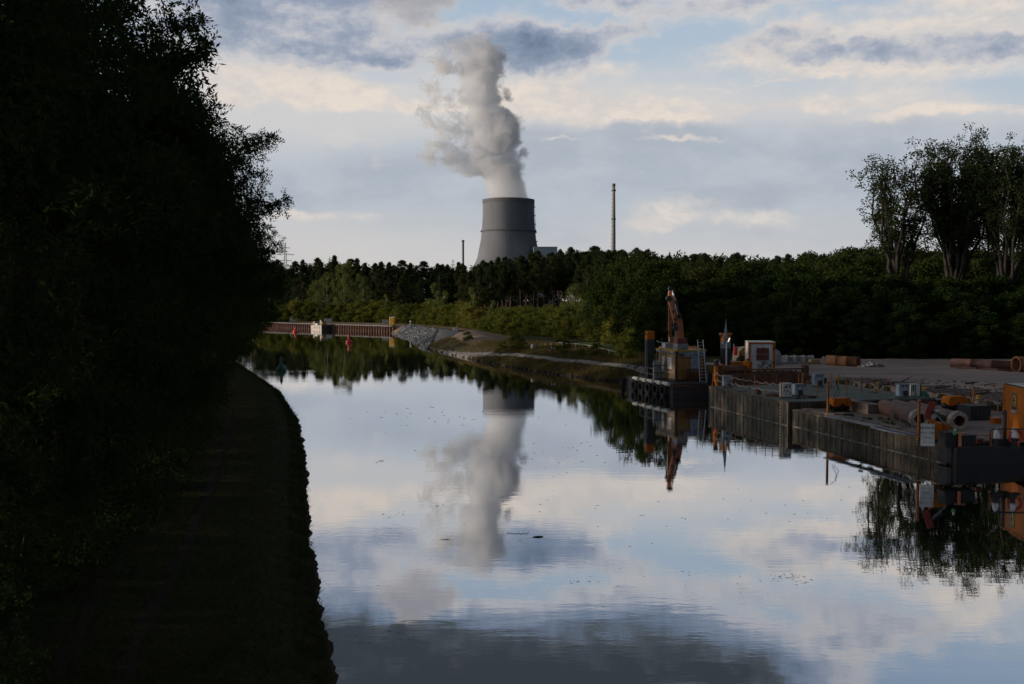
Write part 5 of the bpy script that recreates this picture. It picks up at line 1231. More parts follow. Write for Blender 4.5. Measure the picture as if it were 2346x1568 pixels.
# orange winch covers
def winch(q_, z, w_, h_, lab, legs=True, rz=RZ):
    T, kk = item('winch', lab, 'winch', *q_, z, rz, 'orange covered winches')
    zb = .42; mb = MB(); mb.extr([(-w_ / 2, zb), (-w_ / 2, zb + h_ * .6), (-w_ / 2 + .14, zb + h_), (w_ / 2 - .14, zb + h_), (w_ / 2, zb + h_ * .6), (w_ / 2, zb), (w_ / 2 - .1, zb - .06), (.15, zb + .02), (0, zb + .18), (-.15, zb + .02), (-w_ / 2 + .1, zb - .06)], 0, .75); mb.build('cover', M['orange'], T)
    mb = MB(); mb.tube((-w_ / 2 + .1, .4, .34), (w_ / 2 - .1, .4, .34), .26, n=14); mb.tube((-w_ / 2 - .14, .4, .34), (-w_ / 2 + .08, .4, .34), .18, n=12); mb.build('drum', M['dark'], T, True)
    mb = MB(); mb.b(-w_ / 2, w_ / 2, .1, .7, 0, .09); 
    for x in (-w_ / 2 + .05, -.05, w_ / 2 - .13): mb.b(x, x + .08, .12, .2, .09, .5)
    mb.build('frame', M['dark'], T); mb = MB(); mb.tube((-w_ / 2 + .15, -.06, .42), (-w_ / 2 + .32, -.06, .42), .05, n=8); mb.b(w_ * .3, w_ * .36, -.03, 0, .6, .68); mb.build('valve', M['red'], T)
winch(Z2(218, 712), h2, 1.25, .46, 'orange covered winch on black drum at the left of the pipe barge')
winch(Z2(1575, 700), h2, 1.35, .52, 'orange covered winch behind the white-collared pipes')
# stacked plates and boards
def stack(q_, z, L, W, n, t_, rz, m, lab):
    T, kk = item('plate_stack', lab, 'plate stack', *q_, z, rz); mb = MB()
    for j in range(n): o1, o2 = random.uniform(-.04, .04), random.uniform(-.04, .04); mb.b(o1, W + o1, o2, L + o2, j * t_ * 1.25, j * t_ * 1.25 + t_)
    mb.build('plates', M[m], T); mb = MB()
    for j in range(n): mb.b(.05, .13, .02, L - .1, j * t_ * 1.25 + t_, (j + 1) * t_ * 1.25)
    mb.build('spacer', M['dark'], T)
stack(Z2(520, 735), h2, 4.2, .85, 6, .085, RZ, 'deck', 'stack of long brown steel mats behind the weedy deck corner')
stack(Z2(640, 610), h2, 3.4, 1.6, 3, .08, RZ, 'deck', 'low stack of steel mats beyond the pipes')
stack(Z2(130, 762), h2, .6, .95, 2, .08, RZ, 'deck', 'small pile of boards below the left winch')
stack(Z2(230, 775), h2, .5, .7, 2, .09, RZ, 'rubber', 'dark rubber mats right of the small board pile')
T, kk = item('boarding_plank', 'long worn plank along the canal edge of the pipe barge', 'plank', *Z2(630, 885), h2 + .13, RZ); mb = MB(); mb.b(-.2, .35, 0, 5.2, 0, .06); mb.b(-.2, .35, -.02, 0, -.02, .06); mb.build('plank', M['concrete'], T)
T, kk = item('grating', 'grey steel grating ramp lying at the canal edge near the signboard', 'grating', *Z2(1010, 985), h2 + .1, RZ); mb = MB()
for j in range(14): mb.b(-.25, .35, j * .22, j * .22 + .06, .02, .06)
for x in (-.27, .33): mb.b(x, x + .05, 0, 3.1, 0, .08)
mb.build('grate', M['grey'], T)
# pipes with white collars
def collarpipe(c, r, L, lab, dirv, oz=0):
    """c = centre of the near end ring"""
    c = Vector(c); d = Vector(dirv).normalized(); T = thing('collar_pipe', lab, 'pipe', c, 0, 'rusty pipes with white collars'); T.rotation_euler = d.to_track_quat('Z', 'Y').to_euler()
    mb = MB(); mb.lathe([(r * .94, .42), (r * .94, L), (r * .80, L), (r * .80, .4)], 36); mb.build('shell', M['pipeR'], T, True)
    mb = MB(); mb.lathe([(r * .58, .02), (r, .02), (r, .0), (r * 1.04, .04), (r * 1.04, .46), (r * .94, .46)], 36); mb.build('collar', M['lime'], T)
    mb = MB(); mb.lathe([(r * .60, .0), (r * .60, .9), (0, .9)], 30); mb.build('bore', M['pipeR'], T)
    mb = MB(); 
    for j in range(26): a = 2 * pi * j / 26; mb.box(((r * 1.05) * cos(a), r * 1.05 * sin(a), .43), (.035, .035, .09))
    mb.build('bolt', M['lime'], T)
dv = Vector((.015, 1, 0))
z_ = h2 + .47
c3 = P(*Z2(1592, 810), z_); c2_ = P(*Z2(1375, 795), z_); c1_ = P(*Z2(1130, 785), z_)
collarpipe(c3, .47, 6.6, 'rightmost rusty pipe, its white collar open towards the camera', dv)
collarpipe(c2_, .47, 6.7, 'middle rusty pipe, its white collar half hidden by the orange bracket', dv)
collarpipe(c1_ , .47, 6.3, 'leftmost rusty pipe, its white collar behind the red plate', Vector((.06, 1, 0)))
# rods beside pipes
for i, (zx, zy, h_) in enumerate(((770, 865, .75), (812, 850, .65), (893, 870, .65), (984, 885, .6), (1060, 965, .85))):
    p = P(*Z2(zx, zy), h2); T = thing('steel_rod', ('leaning dark rod left of the four upright rods', 'first upright grey rod beside the leftmost pipe', 'second upright grey rod beside the leftmost pipe', 'third upright grey rod near the white collar', 'leaning grey strut left of the tall post by the signboard')[i], 'rod', p, RZ, 'rods beside the leftmost pipe')
    mb = MB(); dx_ = (.15, 0, 0, 0, -.3)[i]; mb.tube((0, 0, 0), (dx_, 0, h_), .022, n=5); mb.tube((dx_, 0, h_), (dx_, 0, h_ + .02), .032, n=5); mb.build('rod', M['grey'], T); mb = MB(); mb.b(-.06, .06, -.06, .06, 0, .02); mb.build('foot', M['dark'], T)
# low weeds on deck
cl_ = []
for _ in range(26):
    p = P(*Z2(random.uniform(430, 1050), random.uniform(770, 920)), h2); cl_.append((p.x, p.y, h2 + .04, random.uniform(.08, .2)))
o = link('deck_weeds', leaf_mesh('leaves', tufts(np.array(cl_), 60, .13, .035, .4, .3, .8)), M['leaf_bush']); tag(o, 'low weeds sprouting along the canal edge of the pipe barge', 'weeds', kind='stuff')
# signboard with lettering
p0 = P(*Z2(1140, 1062), h2); p1 = P(*Z2(1290, 1086), h2); ps = (p0 + p1) / 2
ksc = ps.y / F; sw = 146 * .1953 * ksc; rs_ = R(-14)
T = thing('signboard', 'white signboard with black lettering bolted at the barge corner', 'sign', (ps.x, ps.y, h2 - .12), rs_)
mb = MB(); hs = 1.06; mb.b(-sw / 2, sw / 2, -.02, .02, .0, hs); pan = mb.build('panel', M['white'], T)
mb = MB(); mb.b(-sw / 2 - .012, sw / 2 + .012, -.015, .03, hs, hs + .015); mb.b(-sw / 2 - .012, sw / 2 + .012, -.015, .03, -.015, 0); mb.b(-sw / 2 - .014, -sw / 2, -.018, .03, 0, hs); mb.b(sw / 2, sw / 2 + .014, -.018, .03, 0, hs); mb.build('frame', M['chrome'], T)
rx_ = (pi / 2, 0, 0)
text('lettering', 'JOHANN BATE', .115, M['letters'], pan, (.03, -.024, hs - .19), rx_)
text('lettering', 'REP 2001 · 0110550', .075, M['letters'], pan, (0, -.024, hs - .42), rx_)
text('lettering', 'Papenburg', .07, M['letters'], pan, (0, -.024, hs - .66), rx_)
text('lettering', 'Mobil           Tel. 04', .06, M['letters'], pan, (0, -.024, hs - .90), rx_)
mb = MB(); mb.b(-sw / 2 + .03, -sw / 2 + .07, -.026, -.02, hs - .25, hs - .08); mb.b(sw / 2 - .05, sw / 2 - .02, -.026, -.02, hs - .25, hs - .08); mb.build('logo_bar', M['yellow'], pan)
# orange bracket and red plate behind the sign
T, kk = item('mooring_winch', 'orange winch housing with red flap and grey strut behind the white signboard', 'winch', *Z2(1325, 1075), h2, rs_)
mb = MB(); mb.b(-.22, .24, 0, .5, 0, .98, bev=.02); mb.extr([(.2, .62), (.3, .5), (.34, .62), (.62, .58), (.66, .85), (.5, .98), (.05, 1.0), (-.25, 1.15), (-.25, .9), (.2, .82)], .35, .7); mb.build('housing', M['orange'], T)
mb = MB(); mb.extr([(-.62, 1.18), (-.30, 1.12), (-.02, 1.98), (-.36, 2.05)], .1, .16); mb.build('flap', M['reddish'], T)
mb = MB(); mb.tube((-.15, -.02, 1.5), (.42, -.05, .9), .045, n=6); mb.build('strut', M['grey'], T)
mb = MB(); mb.box((-.18, .0, 1.5), (.16, .1, .16)); mb.box((.1, .05, 1.38), (.5, .12, .12), ry=.5); mb.b(.4, .52, .4, .6, 0, .55); mb.b(-.12, .1, -.03, 0, 0, .2); mb.build('bracket', M['dark'], T)
# black crate, boxes
def crate(q_, z, w_, d_, h_, m, lab, lid='dark', name='crate', rz=RZ, cat='crate'):
    T, kk = item(name, lab, cat, *q_, z, rz); mb = MB(); mb.b(-w_ / 2, w_ / 2, 0, d_, .05, h_ - .05, bev=.02)
    for i in range(5): x = -w_ / 2 + (i + .3) * w_ / 5; mb.b(x, x + .05, -.025, 0, .08, h_ - .08)
    mb.build('body', M[m], T); mb = MB(); mb.b(-w_ / 2 - .03, w_ / 2 + .03, -.03, d_ + .03, h_ - .05, h_); mb.b(-w_ / 2 - .02, w_ / 2 + .02, -.02, d_ + .02, 0, .05); mb.build('lid', M[lid], T); return T
crate(Z2(1840, 808), h2, 1.35, 1.2, .86, 'dark', 'large black crate right of the white-collared pipes', 'dark')
crate(Z2(2042, 850), h2, .44, .4, .36, 'orange', 'small orange box between black crate and yellow container', 'orange_worn', 'small_box', cat='box')
crate(Z2(1500, 1105), h2, .68, .6, .66, 'dark', 'black box with green bottle on top, right of the signboard', 'dark', 'deck_box', cat='box')
crate(Z2(1708, 1105), h2, .72, .6, .52, 'dark', 'low black box at the barge end, second right of the signboard', 'dark', 'deck_box', cat='box')
crate(Z2(1830, 1075), h2, .34, .4, .22, 'brownred', 'small dark red box right of the black boxes', 'brownred', 'deck_box', cat='box')
crate(Z2(1400, 630), h2, .9, .6, .42, 'dark', 'dark chest behind the pipes left of the rear orange winch', 'grey', 'chest', cat='chest')
T, kk = item('red_drum', 'narrow red drum left of the large black crate', 'drum', *Z2(1628, 720), h2, 0); mb = MB(); mb.lathe([(0, 0), (.13, 0), (.13, .25), (.145, .27), (.13, .29), (.13, .6), (0, .6)], 14); mb.build('shell', M['red'], T, True); mb = MB(); mb.lathe([(.05, .6), (.05, .64), (0, .64)], 8); mb.build('cap', M['dark'], T)
T, kk = item('bottle', 'small green plastic bottle with white top on the black box', 'bottle', *Z2(1535, 975), h2 + .66, 0)
mb = MB(); mb.lathe([(0, 0), (.075, 0), (.08, .03), (.08, .15), (.05, .2)], 12); mb.build('body', M['greenglass'], T, True); mb = MB(); mb.lathe([(.05, .2), (.045, .26), (.045, .29), (0, .3)], 10); mb.build('cap', M['white'], T)
T, kk = item('net_bag', 'heap of green netting behind the middle pipe', 'netting', *Z2(1290, 620), h2, 0); mb = MB(); bm_pts = []
mb.lathe([(0, .5), (.2, .46), (.42, .3), (.5, .1), (.52, 0)], 14); mb.build('netting', M['green'], T, True); mb = MB(); mb.path([(-.4, 0, .05), (-.1, -.3, .3), (.3, -.2, .35), (.5, .1, .1)], .03, 5); mb.build('rope', M['grey'], T)
T, kk = item('net_bag', 'small green bundle beside the yellow bollard right of the white locker', 'netting', *Z2(1170, 520), h1, 0); mb = MB(); mb.lathe([(0, .36), (.2, .32), (.3, .15), (.3, 0)], 12); mb.build('netting', M['green'], T, True); mb = MB(); mb.path([(-.25, 0, .05), (0, -.25, .2), (.25, 0, .1)], .03, 5); mb.build('rope', M['grey'], T)
T, kk = item('hook_lamp', 'orange post with looped black hose behind the rear orange winch', 'post', *Z2(1755, 615), h2 + .3, RZ); mb = MB(); mb.tube((0, 0, -.3), (0, 0, 1.02), .04, n=6); mb.b(-.1, .1, -.05, .05, .65, .72); mb.build('post', M['orange'], T)
mb = MB(); mb.path([(.05, 0, .9), (.02, 0, 1.12), (-.1, 0, 1.2), (-.26, 0, 1.15), (-.3, 0, .9), (-.22, 0, .5), (-.06, 0, .1), (-.1, 0, -.2)], .022, 5); mb.build('hose', M['rubber'], T)
T, kk = item('deck_rail', 'dark pipe rail at the yard side behind the large black crate', 'railing', *Z2(1770, 600), h2 + .45, RZ)
pA = P(*Z2(1760, 572), h2 + .5); pB = P(*Z2(2115, 640), h2 + .5); mb = MB(); o_ = Vector((T.location)); 
iv = Matrix.Rotation(-RZ, 3, 'Z'); mb.tube(iv @ (pA - o_), iv @ (pB - o_), .03, n=6); mb.build('rail', M['dark'], T)
mb = MB(); 
for f in (0., .4, .8): q_ = pA.lerp(pB, f); mb.tube(iv @ (q_ - o_), iv @ (q_ - o_) - Vector((0, 0, .5)), .03, n=5)
mb.build('post', M['orange_worn'], T)
T, kk = item('buoy_ball', 'small red buoy ball lying behind the large black crate', 'buoy', *Z2(1820, 620), h2, 0); mb = MB(); mb.lathe([(0, 0), (.1, .03), (.17, .12), (.17, .2), (.1, .3), (0, .33)], 14); mb.build('ball', M['red'], T, True); mb = MB(); mb.lathe([(.03, .33), (.03, .38), (0, .38)], 8); mb.build('eye', M['dark'], T)
# --- yellow container
pk = Vector((25.35, 51.2, 0)); aC = R(-6.5)
T = thing('yellow_container', 'orange-yellow container with oval logo and white corrugated roof at right edge', 'container', (pk.x, pk.y, h2 + .02), aC)
LC, WC, HCn = 3.0, 2.4, 2.62
mb = MB(); mb.b(.03, WC, -LC, 0, .06, HCn - .05); mb.build('wall', M['orange'], T)
mb = MB()
for x, y in ((0, 0), (0, -LC), (WC, 0), (WC, -LC)): mb.box((x + .05, y, HCn / 2), (.12, .12, HCn), bev=.02)
mb.b(0.0, .06, -LC, 0, 0, .12); mb.b(-.01, .05, -LC, 0, HCn - .1, HCn); mb.b(0, WC, -.05, .05, HCn - .1, HCn); mb.build('frame', M['orange'], T)
mb = MB(); vs = []; n_ = 40
for i in range(n_ + 1):
    y = -LC * i / n_; zz_ = HCn + .02 + (.04 if (i // 2) % 2 else 0); vs += [(.12, y, zz_), (WC, y, zz_)]
mb.add(vs, [(2 * i, 2 * i + 1, 2 * i + 3, 2 * i + 2) for i in range(n_)]); mb.build('roof', M['cream'], T)
mb = MB()
for j in range(14): mb.box((.02, -.2 - j * .2, HCn + .03), (.05, .1, .05))
mb.build('roof_edge', M['dark'], T)
M['olive'] = mat('olive sticker', (.16, .13, .03), (.12, .10, .025), .6)
mb = MB(); mb.b(.012, .03, -1.75, -1.05, 1.28, 2.3); pan = mb.build('emblem_panel', M['olive'], T)
mb = MB(); ov = [( -1.4 + .30 * cos(a), 1.92 + .33 * sin(a)) for a in np.linspace(0, 2 * pi, 25)[:-1]]
oi_ = [(-1.4 + .25 * cos(a), 1.92 + .295 * sin(a)) for a in np.linspace(0, 2 * pi, 25)[:-1]]
vs = [(.008, y, z) for y, z in ov] + [(.008, y, z) for y, z in oi_]; mb.add(vs, [(i, (i + 1) % 24, 24 + (i + 1) % 24, 24 + i) for i in range(24)])
fig = [(-.02, 2.16), (.02, 2.14), (.03, 2.06), (.07, 2.0), (.05, 1.93), (.08, 1.86), (.02, 1.84), (.05, 1.74), (.0, 1.66), (-.03, 1.76), (-.02, 1.86), (-.06, 1.9), (-.02, 1.98), (-.05, 2.06)]
mb.add([(.007, -1.4 + a * 2, b_) for a, b_ in fig], [tuple(range(len(fig)))]); mb.add([(.007, -1.7, 1.905), (.007, -1.1, 1.905), (.007, -1.1, 1.93), (.007, -1.7, 1.93)], [(0, 1, 2, 3)])
mb.b(.006, .012, -1.7, -1.1, 1.46, 1.58); mb.build('emblem', M['letters'], pan)
mb = MB(); mb.add([(.0095, y, z) for y, z in oi_], [tuple(range(24))]); mb.build('emblem_oval', M['yellow'], pan)
mb = MB(); mb.b(.005, .012, -1.75, -1.05, 1.28, 1.44); mb.build('plate', M['grey'], pan)
# end railing, hoods, lifebuoy
def lifebuoy(px, py, z, lab, sc_=1., rz=0.):
    p = P(px, py, z); T = thing('lifebuoy', lab, 'lifebuoy', p, rz); mb = MB(); rr = .3 * sc_; mb.path([(rr * cos(a), 0, rr * sin(a)) for a in np.linspace(0, 2 * pi, 25)], .07 * sc_, 8, False); mb.build('ring', M['red'], T, True)
    mb = MB()
    for a in (.8, 2.4, 3.9, 5.5): mb.tube((rr * cos(a - .1), 0, rr * sin(a - .1)), (rr * cos(a + .1), 0, rr * sin(a + .1)), .078 * sc_, n=10)
    mb.build('band', M['reddish'], T, True)
lifebuoy(*Z2(2252, 1000), h2 + .5, 'red-orange lifebuoy behind the right pale hood on the end railing')
for i, (zx, zt_, zb_, w_) in enumerate(((2022, 885, 1015, 82), (2226, 872, 1008, 88))):
    p = P(*Z2(zx, 1125), h2); T = thing('covered_bollard', ('left', 'right')[i] + ' pale pointed canvas hood on dark bollard at the barge end', 'bollard', p, 0, 'hooded bollards at the barge end'); kk = p.y / F
    zb = (1125 - zb_) * .1953 * kk; zt = (1125 - zt_) * .1953 * kk; r_ = w_ * .1953 * kk / 2
    mb = MB(); mb.lathe([(r_ * 1.0, zb), (r_, zb + .05), (r_ * .9, zb + (zt - zb) * .3), (r_ * .62, zb + (zt - zb) * .65), (r_ * .25, zb + (zt - zb) * .9), (0, zt)], 9); mb.build('hood', M['bluegrey'] if 0 else M['white'], T)
    mb = MB(); mb.lathe([(.16, 0), (.12, .1), (.11, zb), (.2, zb + .02)], 12); mb.b(-.3, .3, -.2, .2, 0, .06); mb.build('bollard', M['dark'], T, False)
p = P(*Z2(1945, 1130), h2); T = thing('end_railing', 'dark tubular railing with rounded corner along the barge end', 'railing', p, 0.0); kk = p.y / F
mb = MB(); hR = (1130 - 905) * .1953 * kk; mb.path([(0, 0, 0), (0, 0, hR - .12), (.05, 0, hR - .03), (.14, 0, hR), (1.2, 0, hR), (2.6, 0, hR)], .032, 6); mb.build('rail', M['dark'], T)
mb = MB(); mb.tube((.1, .15, 0), (.1, .15, hR - .1), .04, n=6); mb.tube((1.4, .1, .3), (2.7, .1, .3), .03, n=6); mb.tube((1.4, .1, 0), (1.4, .1, .35), .03, n=6); mb.build('rail', M['orange_worn'], T)
T, kk = item('mooring_post', 'dark steel post in front of the yellow container corner', 'post', *Z2(2115, 1110), h2, 0); mb = MB(); mb.tube((0, 0, 0), (0, 0, 1.62), .085, n=10); mb.tube((0, 0, 1.5), (-.12, 0, 1.62), .05, n=6); mb.lathe([(.1, 1.62), (.06, 1.74), (0, 1.76)], 10); mb.build('post', M['dark'], T, True); mb = MB(); mb.b(-.2, .2, -.2, .2, 0, .05); mb.b(-.6, .7, -.05, .05, .05, .35); mb.build('base', M['dark'], T)
for i, (zx, lab) in enumerate(((1600, 'rusty orange bracket between the two black boxes at the barge end'), (1965, 'orange channel post inside the end railing'))):
    T, kk = item('bracket_post', lab, 'post', *Z2(zx, 1110), h2, 0); mb = MB(); mb.b(-.06, .06, 0, .1, 0, .62); mb.b(-.2 if i == 0 else -.07, .3 if i == 0 else .07, -.02, .12, .6, .65); mb.build('post', M['orange_worn'], T)

# ------------------------------------------------------------------ far quay
q0 = Vector((*WP[15], 0)); q1 = Vector((*WP[16], 0)); qd = (q1 - q0).normalized(); qn = Vector((qd.y, -qd.x, 0)) * -1
qn = Vector((-qd.y, qd.x, 0)); 
if qn.y > 0: qn = -qn                          # towards the canal
st = q0 - qd * 70; Lq = (q1 - st).length + 1.0
T = thing('quay_wall', 'rusty sheet pile quay wall with pale capping at the canal bend', 'quay wall', (st.x, st.y, 0), atan2(qd.y, qd.x))
mb = MB(); vs = []; pts = []; n_ = int(Lq / 1.15)
for i in range(n_):
    for f, o_ in ((0, -.75), (.3, -.75), (.45, -.3), (.85, -.3)): pts.append(((i + f) * Lq / n_, o_))
for x, o_ in pts: vs += [(x, o_, -1.5), (x, o_, 1.40)]
mb.add(vs, [(2 * i, 2 * i + 2, 2 * i + 3, 2 * i + 1) for i in range(len(pts) - 1)]); mb.build('sheet_piling', M['sheet'], T)
mb = MB()
for i in range(n_): x = (i + .15) * Lq / n_; mb.b(x - .06, x + .06, -.82, -.76, -.4, 1.4)
for i in range(n_): x = (i + .15) * Lq / n_; mb.b(x - .16, x + .16, -.85, -.82, .0, .25)
mb.build('fender_rib', M['rust'], T)
mb = MB(); mb.b(0, Lq, -.9, .35, 1.40, 1.58); mb.build('capping_beam', M['gravel'], T)
def Q(px, py): return P(px, py, 1.62)
for i, (x0, x1, yb, yt, lab) in enumerate(((664.4, 681, 737, 727, 'grey cabinet at the left end of the quay'), (743.5, 760, 740.5, 729.7, 'grey cabinet on the quay right of the moored work raft'), (876.3, 890.5, 743.4, 732.7, 'low grey cabinet beside the yellow toilet cabin'))):
    p = Q((x0 + x1) / 2, yb); kk = p.y / F; w_ = (x1 - x0) * kk; h_ = (yb - yt) * kk; T = thing('quay_cabinet', lab, 'cabinet', p, .1, 'grey cabinets on the quay')
    mb = MB(); mb.b(-w_ / 2, w_ / 2, 0, .9, 0, h_ - .06, bev=.04); mb.b(-w_ * .2, w_ * .05, -.02, 0, .3, .6); mb.build('body', M['concrete'], T); mb = MB(); mb.b(-w_ / 2 - .05, w_ / 2 + .05, -.05, .95, h_ - .06, h_); mb.build('lid', M['grey'], T); mb = MB(); mb.b(-w_ / 2 - .03, -w_ / 2 + .14, -.03, .0, 0, h_ - .06); mb.build('panel', M['white'], T)
p = Q(898, 746); T = thing('toilet_cabin', 'yellow portable toilet cabin with pale roof on the quay', 'toilet cabin', p, -.1); kk = p.y / F
mb = MB(); mb.b(-.68, .68, 0, 1.2, .1, 2.05, bev=.06); mb.build('wall', M['yellow'], T); mb = MB(); mb.b(-.72, .72, -.05, 1.25, 2.05, 2.2, bev=.08); mb.build('roof', M['cream'], T)
mb = MB(); mb.b(-.5, .5, -.03, 0, .15, 1.95); d_ = mb.build('door', M['yellow'], T); mb = MB(); mb.b(-.15, .2, -.05, -.03, 1.1, 1.2); mb.b(.35, .42, -.06, -.03, 1.0, 1.2); mb.build('handle', M['dark'], d_); mb = MB(); mb.b(-.7, .7, -.1, 1.2, 0, .1); mb.build('base', M['dark'], T)
p = Q(940.5, 750); T = thing('quay_lamp_post', 'short grey post with white top and blue base at the quay end', 'post', p, 0); mb = MB(); mb.tube((0, 0, 0), (0, 0, 1.35), .16, n=10); mb.build('post', M['grey'], T, True); mb = MB(); mb.lathe([(.2, 1.3), (.2, 1.5), (.06, 1.6), (0, 1.6)], 10); mb.build('head', M['white'], T)
mb = MB(); mb.b(.1, .5, -.2, .2, 0, .5); M['blue'] = mat('blue plastic', (.03, .08, .35), None, .5); mb.build('canister', M['blue'], T)
# moored raft at the quay
Qp = P(752, 756, 0)
tq = (Qp - q1).dot(-qd); Qp = q1 - qd * tq
pr = Qp + qn * 1.0
T = thing('work_raft', 'small pale-sided work raft with timber winches moored at the quay', 'raft', (pr.x, pr.y, 0), atan2(-qd.y, -qd.x))
LX = 5.2
mb = MB(); mb.b(0, LX, 0, 3.0, -.5, 1.3); mb.build('hull', M['lime'], T)
mb = MB()
for x in (.16, .40, .63): mb.b(LX * x, LX * x + .22, 3.0, 3.06, .4, .9)
mb.b(-.05, 0, 0, 3, -.3, 1.25); mb.build('fender', M['dark'], T)  # besides the fenders: dark sheet that paints the raft's right end as shaded
mb = MB(); mb.b(-.1, LX + .1, -.1, 3.1, 1.3, 1.4); mb.build('deck', M['dark'], T)
for x in (.14, .86):
    mb = MB(); mb.tube((LX * x, 1.3, 1.85), (LX * x, 2.6, 1.85), .42, n=12); mb.b(LX * x - .5, LX * x - .42, 1.3, 2.6, 1.4, 2.35); mb.build('reel', M['wood'], T)
mb = MB(); mb.b(LX * .36, LX * .46, 1.4, 1.9, 1.4, 2.7); mb.build('control_post', M['grey'], T)
mb = MB(); mb.b(LX * .5, LX * .75, 1.4, 2.6, 1.4, 1.7); mb.build('bollard', M['white'], T)
# --- buoys
def buoy(px, py, m, cone, lab, h_, w_, tilt=0.):
    p = P(px, py, 0); T = thing('buoy', lab, 'buoy', (p.x, p.y, -.05), 0, 'channel buoys'); r = w_ / 2
    mb = MB(); mb.lathe([(0, -.3), (r * .8, -.25), (r * .9, .05), (r, .18), (r * .98, .30), (r * .62, .52 * h_ / 1.6), (r * .36, .66 * h_ / 1.6), (r * .28, .8 * h_ / 1.6)], 20); mb.build('float', m, T, True)
    mb = MB(); mb.lathe([(r * .28, .8 * h_ / 1.6), (r * .24, 1.1 * h_ / 1.6), (r * .24, 1.15 * h_ / 1.6)], 14); mb.build('mast', m, T, True)
    mb = MB()
    if cone: mb.lathe([(r * .24, 1.1 * h_ / 1.6), (r * .36, 1.12 * h_ / 1.6), (0, h_)], 14)
    else: mb.lathe([(0, 1.15 * h_ / 1.6), (r * .40, 1.15 * h_ / 1.6), (r * .40, h_), (0, h_)], 14)
    mb.build('topmark', m, T, False); mb = MB()
    for a in range(4): mb.box((r * .6 * cos(a * pi / 2 + .5), r * .6 * sin(a * pi / 2 + .5), .48 * h_ / 1.6), (.05, .05, .14))
    mb.build('lifting_eye', M['dark'], T)
    T.rotation_euler = (0, tilt, 0)
buoy(799.5, 785.5, M['red'], False, 'red buoy with can top floating nearest the quay centre', 1.6, 1.3)
buoy(676.5, 761.5, M['red'], True, 'small red pointed buoy in front of the left quay', 1.75, 1.35)
buoy(644.5, 849, M['green'], True, 'green pointed buoy floating off the left bank', 1.75, 1.2)
buoy(542, 821, M['green'], True, 'green buoy half hidden behind the tip of the left bank', 1.0, .8, .25)

# ------------------------------------------------------------------ right bank furniture
# riprap
mb = MB(); cand = 0
poly = [Z4(1490, 1180), Z4(1650, 1125), Z4(1750, 1130), Z4(2030, 1190), Z4(2010, 1240), Z4(1960, 1285), Z4(1870, 1330), Z4(1800, 1335), Z4(1850, 1270), Z4(1700, 1230)]
def inpoly(x, y, pl_):
    c = False
    for i in range(len(pl_)):
        (x0, y0), (x1, y1) = pl_[i], pl_[i - 1]
        if (y0 > y) != (y1 > y) and x < (x1 - x0) * (y - y0) / (y1 - y0) + x0: c = not c
    return c
rp_ = random.Random(5)
while cand < 3600:
    x = rp_.uniform(895, 1003); y = rp_.uniform(750, 793)
    if not inpoly(x, y, poly): continue
    cand += 1
    p = P(x, y, 1.0); s_, w_, z_ = sdist(np.array([p.x]), np.array([p.y]))
    if s_[0] < -1: continue
    z = hz(p.x, p.y); s = rp_.uniform(.2, .48); mb.box((p.x, p.y, max(z, 0) + s * .2), (s, s * rp_.uniform(.6, 1), s * .7), rp_.uniform(0, 3), rp_.uniform(-.5, .5), rp_.uniform(-.5, .5))
M['stone'] = mat('pale grey riprap stone', (.21, .215, .23), (.11, .115, .125), .9, scale=.7)
tag(mb.build('riprap', M['stone']), 'grey riprap stones on the canal point at the quay end', 'stones', kind='stuff')
mb = MB()
for _ in range(420):
    i = rp_.randrange(19, 25); a, b_ = WP[i], WP[i + 1]; f = rp_.random(); q_ = a + (b_ - a) * f; nn = np.array([-(b_ - a)[1], (b_ - a)[0]]); nn = nn / np.hypot(*nn); s = rp_.uniform(.06, .22)
    q_ = q_ + nn * rp_.uniform(-.1, .5); mb.box((q_[0], q_[1], .06), (s * 1.4, s, s), rp_.uniform(0, 3), .3)
tag(mb.build('shore_stones', M['bark']), 'small dark stones along the right waterline', 'stones', kind='stuff')
for i, (a, b_, yb, h_, lab) in enumerate(((1037.6, 1050, 757, .75, 'grey concrete block at the bushes above the gravel'), (1084, 1097, 764.5, .7, 'grey concrete block at the head of the sand ramp'), (1219, 1229, 798.5, .75, 'grey concrete block in the dry grass left of the info board'))):
    p = P((a + b_) / 2, yb, 1.9); kk = p.y / F; w_ = (b_ - a) * kk; T = thing('barrier_block', lab, 'concrete block', (p.x, p.y, hz(p.x, p.y)), .15 * i, 'concrete barrier blocks'); mb = MB(); mb.b(-w_ / 2, w_ / 2, 0, .6, 0, h_, bev=.05); mb.b(-w_ * .3, w_ * .3, .15, .45, h_, h_ + .08, bev=.03); mb.build('block', M['concrete'], T)
# sand ramp
pa = P(1078, 766, 2.2); pb = P(1130, 786, 1.8); d_ = (pb - pa); V = []
n1_, n2_ = 14, 9; perp = Vector((-d_.y, d_.x, 0)).normalized()
for i in range(n1_ + 1):
    for j in range(n2_ + 1):
        f = i / n1_; g_ = j / n2_ * 2 - 1; q_ = pa + d_ * f + perp * g_ * 4.0
        V.append((q_.x, q_.y, hz(q_.x, q_.y) - .05 + 1.5 * (1 - f) ** .8 * max(0, 1 - g_ * g_) * min(1, f * 6 + .2)))
Fq = [(i * (n2_ + 1) + j, i * (n2_ + 1) + j + 1, (i + 1) * (n2_ + 1) + j + 1, (i + 1) * (n2_ + 1) + j) for i in range(n1_) for j in range(n2_)]
tag(link('sand_ramp', npmesh('sand_ramp', V, Fq, True), M['sand']), 'smooth ramp of brown sand beside the gravel', 'sand heap', kind='structure')
